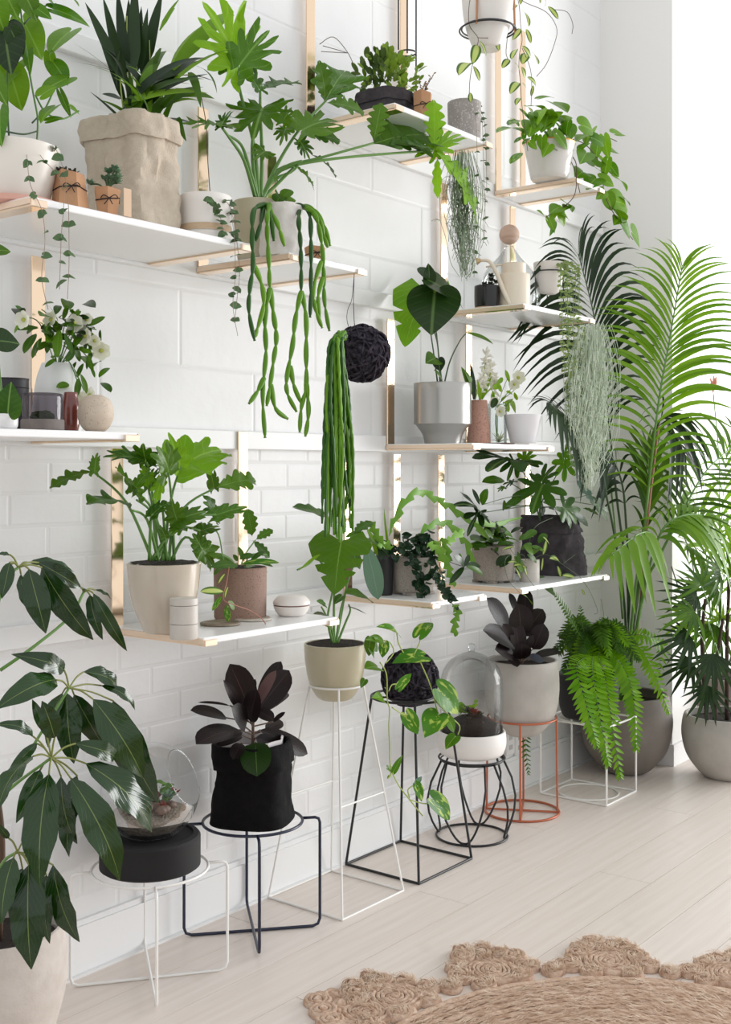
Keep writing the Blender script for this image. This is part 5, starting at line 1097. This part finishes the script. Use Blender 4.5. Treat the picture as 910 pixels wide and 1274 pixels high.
umbel((86, 856), -.44, [(-2, 1000, -.38), (40, 930, -.42)], [(80, 834, 14, 814, .36, 0, .0, .3), (70, 846, -8, 884, .42, -.02, -.04, .25), (104, 836, 146, 866, .42, .03, .05, .3), (126, 853, 168, 884, .3, .02, .0, .3), (116, 870, 178, 968, .44, -.03, -.06), (141, 872, 197, 998, .36, 0, -.02), (83, 862, 92, 950, .5, .04, .02), (92, 864, 130, 930, .4, .06, .06), (78, 862, 60, 930, .45, .05, .05)])
umbel((64, 943), -.54, [(-6, 1000, -.4), (20, 975, -.46)], [(61, 963, 50, 1104, .44, -.02, -.06), (88, 968, 149, 1096, .36, -.01, -.05), (107, 950, 189, 1036, .4, 0, -.03, .2), (94, 925, 142, 944, .36, .0, .02, .35), (41, 941, -4, 1014, .46, 0, -.02, .22), (68, 918, 52, 872, .62, -.02, -.03, .1), (41, 916, -8, 902, .36, .02, .03, .3), (50, 958, 20, 1024, .42, .04, .03), (96, 965, 86, 1066, .4, .06, .05), (76, 966, 96, 1050, .4, .05, .04), (46, 925, 10, 960, .35, .05, .06), (56, 910, 40, 870, .4, .06, .08)])
umbel((22, 1060), -.46, [(-6, 1090, -.36), (6, 1070, -.42)], [(17, 1067, 2, 1150, .55, 0, -.03), (36, 1076, 39, 1206, .46, -.02, -.05), (66, 1076, 99, 1172, .38, 0, -.03), (58, 1088, 62, 1174, .35, .02, 0), (32, 1046, 49, 1024, .5, .03, .03), (11, 1043, -4, 1024, .4), (28, 1080, 16, 1130, .5, .05, .04)])

# ---- round glass terrarium on the white stand
c = Vector((2.145, -.185, .3095)); t = thing('bowl_terrarium', 'round glass bowl terrarium with pebbles and succulents on a black drum base', 'terrarium', c)
mk('drum', lathe([(0, 0), (.13, 0), (.137, .005), (.137, .082), (.132, .088), (.118, .09), (.116, .084), (0, .084)], c, 48), mat('black_drum', (22, 20, 22), .75, var=(15, 14, 15), vscale=9), t)
bc = c + UP * .203; br = .134
ax = (RIGHT * .86 + UP * .42 + TOCAM * .2).normalized(); u_ = ax.orthogonal().normalized(); w2 = ax.cross(u_); v, f = [], []; NR, NS = 24, 40; th0 = math.radians(36)
for i in range(NR + 1):
    th = th0 + (math.pi - th0) * i / NR
    for k in range(NS):
        a = 2 * math.pi * k / NS; p = ax * math.cos(th) + (u_ * math.cos(a) + w2 * math.sin(a)) * math.sin(th); v.append(bc + Vector((p.x, p.y, max(p.z, -.86))) * br)
for i in range(NR):
    for k in range(NS): f.append((i * NS + k, i * NS + (k + 1) % NS, (i + 1) * NS + (k + 1) % NS, (i + 1) * NS + k))
mk('glass_bowl', (v, f), M_GLASS, t, sharp=None)
mk('glass_rim', tube([v[k] for k in range(NS)], .0016, 6, True), M_GLASS, t, sharp=None)
mk('gravel', lathe([(0, -.1), (.07, -.1), (.088, -.085), (.106, -.06), (.104, -.052), (.06, -.038), (0, -.032)], bc, 40), mat('gravel', (150, 138, 124), .9, var=(104, 94, 84), vscale=120, bmp=1, bscale=160, bdist=.01), t)
for i in range(26):
    a = R.uniform(0, 6.28); rr_ = R.uniform(0, .085); p = bc + Vector((math.cos(a) * rr_, math.sin(a) * rr_, -.036 + R.uniform(-.004, .012)))
    mk('pebble', blob(p, R.uniform(.009, .019), 10, 7, .35, 2, (1, .8, .7), i), mat('pebble_%d' % (i % 3), ((112, 92, 82), (88, 76, 70), (140, 122, 108))[i % 3], .6), t, sharp=None)
L_REDS = leafmat('leaf_red_succulent', (160, 66, 58), (128, 60, 50), None, .45, .1)
for i in range(7):
    p = bc + RIGHT * R.uniform(-.06, .06) - TOCAM * R.uniform(-.05, .05) + UP * R.uniform(-.03, -.005); rosette(t, p, R.uniform(.02, .032), (L_REDS, L_SUC, L_MID)[i % 3], 9, .5)
for i in range(10):
    p = bc + RIGHT * R.uniform(-.05, .05) - TOCAM * R.uniform(-.03, .05) - UP * .03; e = p + UP * R.uniform(.03, .06) + RIGHT * R.uniform(-.02, .02)
    stem(t, [p, p.lerp(e, .5), e], .0012, S_GREEN)
    for k in range(5): q = p.lerp(e, .4 + .6 * k / 4); leaf(t, q, q + (RIGHT * R.uniform(-1, 1) + TOCAM * R.uniform(-1, 1) + UP * .3).normalized() * .017, .6, 'oval', L_MID)

# ---- rubber plants
def rubber(t, lst, Y, crown, top):
    s = V(*crown, Y); e = V(*top, Y); stem(t, [s, s.lerp(e, .5), e], .006, S_BROWN, r1=.003)
    for q in lst:
        bx, by, tx, ty, w_ = q[:5]; m_ = q[5] if len(q) > 5 and q[5] else L_RUBBER; dy = q[6] if len(q) > 6 else R.uniform(-.06, .04); rl = q[7] if len(q) > 7 else R.uniform(-.3, .3)
        b = V(bx, by, Y + dy * .35); n0 = V(top[0] * .2 + crown[0] * .8, min(crown[1], max(by + 6, top[1])), Y)
        stem(t, [n0, n0.lerp(b, .6), b], .0022, S_BROWN, name='leaf_stalk', k=3)
        leaf(t, b, V(tx, ty, Y + dy), w_, 'oval', m_, sag=.1, roll=rl, fold=.14)
c = Vector((2.555, -.18, .3405)); t = thing('bagged_rubber_plant', 'black fabric bag planter with a dark burgundy rubber plant', PP, c)
bag(t, c, .108, .108, .235, M_BAGBLK, cuff=.3, rot=.45, seed=21, wr=.1, sq=3.0, flare=.12)
mk('liner', lathe([(.088, .19), (.092, .245), (.088, .246), (.084, .19)], c, 30, lambda a, z: .004 * math.sin(a * 9)), mat('white_liner', (226, 220, 220), .5), t)
rubber(t, [(310, 882, 286, 826, .5, None, -.03), (312, 898, 320, 858, .55, None, -.07), (322, 868, 350, 823, .3, None, .04), (322, 882, 360, 834, .5, None, -.02, .3), (320, 878, 344, 834, .34, L_RUBBERP, -.05, -.3), (326, 886, 358, 862, .4, None, .03), (301, 888, 278, 846, .22, None, -.03), (282, 893, 237, 884, .36, None, .02), (286, 878, 246, 874, .1, None, .05), (298, 908, 244, 926, .4, None, -.06, .2),
           (318, 924, 320, 966, .7, L_DARK, -.12, 0.), (324, 908, 383, 938, .24, None, -.02, .4), (318, 918, 353, 932, .42, None, -.03), (320, 884, 341, 896, .65, None, -.09), (340, 898, 355, 886, .35), (300, 914, 270, 928, .4, None, -.02), (306, 870, 318, 845, .5, None, -.02), (306, 905, 288, 880, .5, None, -.06), (330, 908, 352, 898, .4), (300, 925, 290, 945, .5), (334, 925, 330, 945, .5), (308, 896, 300, 866, .5, None, .0)], -.2, (314, 950), (316, 862))
c = CS + UP * .0; zb = .315; c = Vector((CS.x, CS.y, zb)); t = thing('potted_rubber_plant', 'pale concrete pot with a dark burgundy rubber plant on the copper stand', PP, c)
h = zof(c, 820) - zb
mk('pot', potgeo(c, h, [(0, .062), (.1, .098), (.28, .1345), (.55, .15), (.8, .15), (1, .145)], .012), M_CONC, t); soil(t, c, .13, zb + h * .92)
rubber(t, [(632, 785, 606, 744, .42, None, .02), (648, 793, 645, 751, .62, None, -.06, 0.), (653, 778, 655, 732, .45, None, .03), (651, 792, 676, 758, .4, None, .0), (640, 803, 601, 784, .34, None, -.02), (664, 808, 677, 776, .68, None, -.06, .2), (646, 817, 640, 772, .45, None, -.03), (641, 816, 616, 808, .4, None, -.03), (665, 817, 698, 811, .22, None, -.03), (659, 815, 676, 824, .6, leafmat('leaf_rubber_blue', (60, 66, 76), (74, 80, 90), None, .4, .03), -.08), (636, 800, 626, 776, .45), (652, 812, 664, 790, .4), (648, 820, 650, 800, .7, None, -.07), (636, 818, 644, 830, .6, None, -.08), (642, 760, 634, 738, .45, None, .03)], -.2, (650, 828), (651, 775))
# ---- monstera in the khaki pot on the tall white stand
c = Vector((TW[0], TW[1], .642)); t = thing('potted_monstera', 'khaki glazed pot with a cut leaf monstera on the tall white stand', PP, c); h = zof(c, 800) - c.z; r = m_px(c, 39)
mk('pot', potgeo(c, h, [(0, r * .5), (.12, r * .68), (.35, r * .86), (.7, r * .97), (1, r)], .007), M_KHAKI, t); soil(t, c, r * .9, zof(c, 800))
for q in [[(414, 800), (408, 770), (414, 735), (424, 674)], [(418, 800), (424, 770), (434, 720), (452, 680)], [(420, 800), (430, 775), (436, 760), (434, 752)], [(416, 800), (412, 780), (404, 762), (400, 755)], [(418, 800), (424, 760), (428, 745)], [(416, 800), (416, 740), (420, 700), (425, 656)], [(410, 716), (395, 694), (384, 702), (370, 709)]]:
    stem(t, pxs(q, -.2), .0046, S_GREEN, r1=.0026)
leaves(t, [(425, 673, 417, 733, 1.3, L_MID, 'monstera', .1), (424, 660, 371, 632, .42, L_PHILO, 'oak', .2), (440, 664, 462, 650, .8, L_PHILO, 'oak'), (446, 668, 482, 690, .4, L_MID, 'oak'), (456, 678, 471, 746, .5, L_BLUE, 'lance', .1), (430, 738, 463, 750, .5, L_MID, 'lance'), (425, 742, 416, 752, .7, L_MID), (404, 752, 394, 748, .7, L_MID), (406, 766, 390, 764, .4, L_DARK), (440, 690, 448, 708, .8, L_MID), (432, 754, 456, 764, .1, S_YEL and L_DARK, 'lance'), (412, 782, 400, 776, .6, L_MID), (436, 668, 452, 662, .8, L_PHILO), (398, 690, 372, 710, .12, L_BRIGHT, 'strap')], -.25, L_MID, 'heart', .8, ruf=.05, dy=.03)
# ---- variegated pothos moss ball on the tall black stand
tb = bpy.data.objects[[o.name for o in bpy.data.objects if o.get('label') == 'tall tapering black wire plant stand'][0]]
mk('inner_ring', ring((TB[0], TB[1], .588), .082, .0042, 40, 8), M_BLACK, tb, sharp=None)
for k in range(4):
    a = math.pi / 4 + k * math.pi / 2; d = Vector((math.cos(a), math.sin(a), 0)); mk('spoke', tube([Vector((TB[0], TB[1], .588)) + d * .082, Vector((TB[0], TB[1], .59)) + d * .135], .0036, 6), M_BLACK, tb, sharp=None)
c = Vector((TB[0], TB[1], .655)); t = thing('pothos_moss_ball', 'dark wool wrapped moss ball with variegated trailing pothos on the black stand', PP, c); yarnball(t, c, .1, 70, 8)
for q in [[(473, 824), (481, 839), (482, 870), (485, 883), (484, 903), (485, 927), (486, 953), (495, 975), (510, 995), (526, 1015)], [(523, 823), (534, 848), (543, 872), (559, 890), (572, 903), (570, 914)], [(502, 812), (496, 800), (494, 788)], [(515, 815), (522, 800), (524, 788)], [(480, 825), (490, 812), (486, 800), (478, 797)], [(484, 860), (488, 852), (497, 851)], [(510, 995), (530, 1000), (540, 994)], [(510, 993), (508, 982), (518, 976)], [(488, 880), (500, 888), (508, 889)], [(540, 866), (543, 880), (546, 888)], [(487, 955), (486, 965), (483, 968)]]:
    stem(t, pxs(q, -.34), .0021, S_YEL)
leaves(t, [(525, 816, 489, 825, .52, None, None, .1), (498, 854, 512, 838, .45), (478, 801, 476, 818, .85), (475, 797, 455, 796, .45, L_MID), (461, 797, 459, 816, .7, L_MID), (469, 830, 454, 832, .8, L_MID), (494, 787, 469, 780, .35), (523, 789, 538, 775, .6), (549, 860, 570, 887, .68, None, None, .1), (507, 890, 520, 913, .78, None, None, .1), (545, 890, 529, 917, .85, None, None, 0.), (559, 896, 565, 911, .6, L_POTH), (566, 917, 555, 932, .85, L_POTH), (491, 958, 501, 940, .45, L_POTH), (477, 870, 463, 868, .6, L_POTH), (519, 974, 525, 966, .7, L_BLUE), (519, 978, 525, 997, .6), (541, 996, 560, 1019, .5), (484, 965, 482, 969, .5), (463, 801, 470, 810, .7, L_MID), (454, 846, 449, 856, .6, L_MID), (465, 814, 458, 807, .6, L_MID), (484, 956, 491, 963, .5, L_POTH)], -.35, L_VAR, 'heart', .7, dy=.015, jit=.35)
# ---- cloche terrarium on the loop stand
c = LS + UP * .3045; t = thing('cloche_terrarium', 'tall clear glass cloche over succulents in a white ceramic bowl base', 'terrarium', c)
mk('bowl_base', lathe([(0, 0)] + smoothprof([(.085, 0), (.118, .012), (.131, .05), (.129, .09), (.126, .098)], 4) + [(.12, .098), (.118, .085), (0, .085)], c, 48), mat('white_stone', (238, 234, 230), .55), t)
hg = .345
mk('cloche', lathe(smoothprof([(.117, .09), (.119, .16), (.119, .26), (.112, .315), (.085, .36), (.045, .385), (.014, .395)], 5) + [(.010, .4)] + smoothprof([(.010, .402), (.015, .412), (.012, .424), (.0, .428)], 3), c, 48), M_GLASS, t, sharp=None)
mk('soil_mound', lathe([(.112, .086), (.112, .115), (.09, .13), (.05, .15), (0, .158)], c, 36, lambda a, z: .006 * math.sin(a * 5 + z * 60) if z < .15 else 0), M_SOIL, t, sharp=None)
for i in range(16):
    a = R.uniform(0, 6.28); rr_ = R.uniform(0, .08); p = c + Vector((math.cos(a) * rr_, math.sin(a) * rr_, .155 - rr_ * .4))
    mk('bark_chip', blob(p, R.uniform(.012, .022), 9, 6, .5, 2, (1, .7, .6), i), mat('bark_%d' % (i % 2), ((64, 50, 46), (92, 66, 60))[i % 2], .8), t, sharp=None)
for i in range(6): rosette(t, c + RIGHT * R.uniform(-.05, .06) - TOCAM * R.uniform(-.04, .04) + UP * R.uniform(.155, .175), R.uniform(.022, .034), (L_SUCD, L_REDS, L_SUCD)[i % 3], 9, .5)
for i in range(6):
    p = c + RIGHT * R.uniform(-.05, .03) + UP * .15; e = p + UP * R.uniform(.03, .06) + RIGHT * R.uniform(-.01, .03); stem(t, [p, p.lerp(e, .5), e], .0013, S_GREEN)
    for k in range(4): q = p.lerp(e, .4 + .6 * k / 3); leaf(t, q, q + (RIGHT * R.uniform(-1, 1) + TOCAM * R.uniform(-1, 1) + UP * .2).normalized() * .022, .6, 'oval', L_BRIGHT)
# ---- fern in the black pot on the cube stand
c = KC + UP * .3295; t = thing('potted_fern', 'black pot with a lush sword fern spilling over the white cube stand', PP, c)
mk('pot', potgeo(c, .185, [(0, .108), (.3, .125), (1, .132)], .006), mat('black_pot', (26, 25, 27), .6), t); soil(t, c, .12, c.z + .17)
ct = V(742, 812, -.275)
def fr(pts, n, ln, mt, indiv, **k):
    return frond(t, [ct.lerp(V(*pts[0]), .25)] + [V(*p) for p in pts], n, ln, mt, S_GREEN, w=.35, spread=80, droop=.18, start=.12, rr=.0018, indiv=indiv, kind='strap', **k)
FR = [([(752, 812, -.36), (775, 830, -.44), (788, 870, -.46), (792, 930, -.46)], 34, .058, L_FERN, True), ([(745, 815, -.36), (752, 840, -.45), (760, 890, -.47), (772, 965, -.47)], 36, .056, L_FERN, True), ([(738, 818, -.36), (738, 840, -.45), (748, 900, -.48), (757, 950, -.48)], 32, .054, L_FERN, True), ([(728, 818, -.34), (718, 832, -.42), (730, 880, -.46), (742, 925, -.47)], 30, .056, L_FERN, True),
      ([(765, 800, -.32), (795, 805, -.42), (815, 840, -.48), (832, 885, -.5)], 28, .05, L_FERN, False), ([(770, 795, -.28), (800, 790, -.4), (825, 806, -.44), (812, 850, -.46)], 26, .046, L_FERN, False)]
for a in FR: fr(*a)
for i in range(54):
    a = R.uniform(0, 6.28); e = ct + Vector((math.cos(a) * R.uniform(.12, .25), math.sin(a) * R.uniform(.1, .2), R.uniform(-.06, .07))); m_ = ct.lerp(e, .55) + UP * R.uniform(.05, .11)
    if e.y > -.04: e.y = -.04
    frond(t, [ct - UP * .02, ct.lerp(m_, .5) + UP * .03, m_, e], 22, .042, L_FERND if i % 3 else L_FERN, S_GREEN, w=.34, spread=80, droop=.2, start=.15, rr=.0014, indiv=False, kind='strap')
frond(t, [ct, V(722, 790, -.27), V(705, 760, -.27), V(688, 735, -.27)], 18, .028, L_FERND, S_GREEN, w=.4, spread=60, droop=.05, start=.3, rr=.002, indiv=False)
leaf(t, V(690, 738, -.27), V(668, 722, -.27), .5, 'oval', L_MID)
frond(t, [ct, V(728, 790, -.25), V(722, 755, -.25)], 10, .02, L_FERND, S_GREEN, w=.4, spread=85, droop=.05, start=.5, rr=.0015, indiv=False)
frond(t, [V(700, 850, -.2), V(672, 880, -.2), V(655, 915, -.2), V(658, 962, -.2)], 20, .026, L_FERND, S_DARK, w=.35, spread=80, droop=.1, start=.3, rr=.0015, indiv=False)
for q in [[(745, 800), (746, 770), (752, 768), (748, 745)], [(735, 800), (744, 780), (754, 765)]]: stem(t, pxs(q, -.28), .0012, S_GREEN)

# ============================================================ corner palms
c = Vector((4.97, -.245, 0)); t = thing('potted_kentia_palm', 'large dark grey bowl planter with a tall kentia palm in the corner', PP, c)
mk('pot', potgeo(c, .36, [(0, .085), (.08, .125), (.3, .185), (.6, .21), (.85, .203), (1, .19)], .012), M_CONCD, t); soil(t, c, .17, .32)
K0 = V(790, 800, -.24)
def kf(pts, n, ln, mt, start, w=.085, spread=62, droop=.22, rr=.009, plane=None, prof=None, sides=(1, -1)):
    frond(t, [Vector((c.x + R.uniform(-.03, .03), c.y + R.uniform(-.03, .03), .3))] + [V(*p) for p in pts], n, ln, mt, S_GREEN if mt is not L_PALMD else S_DARK, w=w, spread=spread, droop=droop, start=start, rr=rr, plane=plane, prof=prof, sides=sides)
kf([(782, 740, -.26), (768, 620, -.27), (755, 500, -.28), (741, 400, -.28), (720, 316, -.28)], 27, .50, L_PALMD, .55, w=.06, spread=72, droop=.34, plane=(-.45, -.85, .3))
kf([(794, 740, -.34), (806, 620, -.46), (820, 500, -.54), (834, 420, -.57), (849, 332, -.59)], 32, .42, L_PALMB, .42, w=.075, spread=66, droop=.2)
kf([(800, 740, -.36), (822, 690, -.46), (848, 640, -.52), (880, 585, -.56), (925, 545, -.6)], 18, .40, L_PALM, .52, w=.075, spread=75, droop=.1)
kf([(797, 760, -.34), (810, 700, -.44), (828, 655, -.52), (862, 640, -.58), (905, 650, -.62)], 14, .24, L_PALMB, .52, w=.15, spread=65, droop=.75)
kf([(797, 760, -.34), (804, 700, -.42), (812, 668, -.48), (796, 664, -.54), (762, 690, -.56)], 10, .19, L_PALMB, .6, w=.16, spread=60, droop=.8)
kf([(778, 760, -.26), (764, 660, -.28), (744, 580, -.32), (716, 530, -.36), (684, 502, -.4)], 14, .24, L_PALMD, .58, w=.12, spread=55, droop=.5)
kf([(784, 740, -.28), (780, 660, -.3), (774, 600, -.32), (756, 560, -.34), (738, 545, -.36)], 12, .22, L_PALMD, .5, w=.13, spread=60, droop=.6)
kf([(790, 740, -.34), (802, 660, -.42), (808, 610, -.44), (806, 560, -.46)], 8, .28, L_PALM, .5, w=.12, spread=28, droop=.1)
kf([(792, 740, -.34), (808, 600, -.44), (816, 540, -.48), (828, 520, -.52), (850, 560, -.56)], 10, .22, L_PALMD, .6, w=.1, spread=50, droop=.7)
stem(t, [V(794, 790, -.3), V(806, 650, -.44), V(820, 530, -.52)], .006, S_PINK, name='cane', r1=.004)
stem(t, [V(775, 770, -.24), V(764, 640, -.24), V(746, 478, -.35)], .0055, S_GREEN, r1=.004)
# ---- lady palm
c = Vector((5.17, -.645, 0)); t = thing('potted_lady_palm', 'pale concrete bowl pot with a lady palm of dark finger leaves', PP, c)
mk('pot', potgeo(c, .285, [(0, .095), (.1, .13), (.35, .18), (.65, .2), (.88, .197), (1, .187)], .014), M_CONC, t); soil(t, c, .17, .255)
def fan(par, p, d, r, n, mt, spread=160, w=.115):
    d = Vector(d).normalized(); sd = d.cross(TOCAM * .7 + UP * .7)
    if sd.length < .1: sd = RIGHT.copy()
    sd.normalize(); nn = sd.cross(d)
    for i in range(n):
        a = math.radians(-spread / 2 + spread * i / (n - 1)); e = d * math.cos(a) + sd * math.sin(a); l = r * (1 - .25 * abs(a) / 1.5) * R.uniform(.9, 1.1)
        leaf(par, p, Vector(p) + e * l - UP * l * .22, w, 'strap', mt, sag=.16, n=nn, fold=.2, name='leaflet')
canes = [((880, 895), (874, 800), (878, 745)), ((905, 898), (905, 800), (908, 720)), ((890, 895), (893, 820), (900, 770)), ((915, 898), (925, 800), (930, 700))]
for a, b, d in canes: stem(t, [V(a[0], a[1], -.64), V(b[0], b[1], -.65), V(d[0], d[1], -.65)], .011, mat('fibrous_cane', (72, 54, 44), .9, var=(50, 38, 32), vscale=60, bmp=1, bscale=120), name='cane', r1=.007)
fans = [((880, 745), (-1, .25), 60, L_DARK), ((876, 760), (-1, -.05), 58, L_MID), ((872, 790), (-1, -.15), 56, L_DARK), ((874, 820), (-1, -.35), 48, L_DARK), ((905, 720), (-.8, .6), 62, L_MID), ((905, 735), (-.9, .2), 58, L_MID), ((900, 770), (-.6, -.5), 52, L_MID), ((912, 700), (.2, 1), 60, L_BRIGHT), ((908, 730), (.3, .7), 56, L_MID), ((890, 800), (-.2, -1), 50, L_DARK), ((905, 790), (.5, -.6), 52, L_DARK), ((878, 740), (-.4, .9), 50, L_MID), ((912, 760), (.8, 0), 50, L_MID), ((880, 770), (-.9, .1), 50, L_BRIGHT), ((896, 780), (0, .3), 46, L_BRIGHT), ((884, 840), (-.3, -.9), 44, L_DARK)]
for p, d, r_, mt_ in fans:
    b = V(p[0], p[1], -.65 + R.uniform(-.1, .06)); dd = RIGHT * d[0] + UP * d[1] + TOCAM * R.uniform(-.2, .5); st = b + dd.normalized() * m_px(b, 14)
    stem(t, [V(min(p[0] + 8, 905), p[1] + 25, -.65), b, st], .0026, S_GREEN, r1=.0016); fan(t, st, dd, m_px(b, r_), 10, mt_)
# ---- second palm behind, in the alcove
c = Vector((5.74, -.40, 0)); t = thing('potted_alcove_palm', 'dark tapered planter behind the lady palm with bright backlit palm leaves', PP, c)
mk('pot', potgeo(c, .36, [(0, .1), (.1, .13), (.5, .19), (.85, .2), (1, .195)], .012), M_CONCD, t); soil(t, c, .17, .32)
for pts, n, ln in (([(886, 780, -.4), (880, 700, -.42), (870, 640, -.44), (852, 600, -.46)], 10, .26), ([(892, 780, -.4), (896, 690, -.4), (900, 620, -.42), (905, 560, -.44)], 10, .26), ([(888, 780, -.4), (884, 720, -.46), (872, 690, -.5), (856, 680, -.54)], 8, .2), ([(894, 780, -.4), (905, 700, -.42), (925, 640, -.44)], 10, .26)):
    frond(t, [c + UP * .3] + [V(*p) for p in pts], n, ln, L_PALMB, S_GREEN, w=.14, spread=50, droop=.35, start=.5, rr=.005)
for x, y in ((862, 700), (850, 745)): stem(t, [V(870, 780, -.4), V(x, y, -.42), V(x - 14, y - 40, -.42)], .003, S_DARK)
fl = V(888, 490, -.42)
stem(t, [V(892, 780, -.4), V(896, 600, -.42), fl], .003, S_GREEN)
for i in range(8): leaf(t, fl + UP * .006 * i, fl + UP * (.05 + .006 * i) + RIGHT * R.uniform(-.02, .02), .35, 'lance', leafmat('bract_pink', (214, 148, 128), (196, 128, 108), None, .5, .2, tcol=(220, 140, 120)), name='bract')
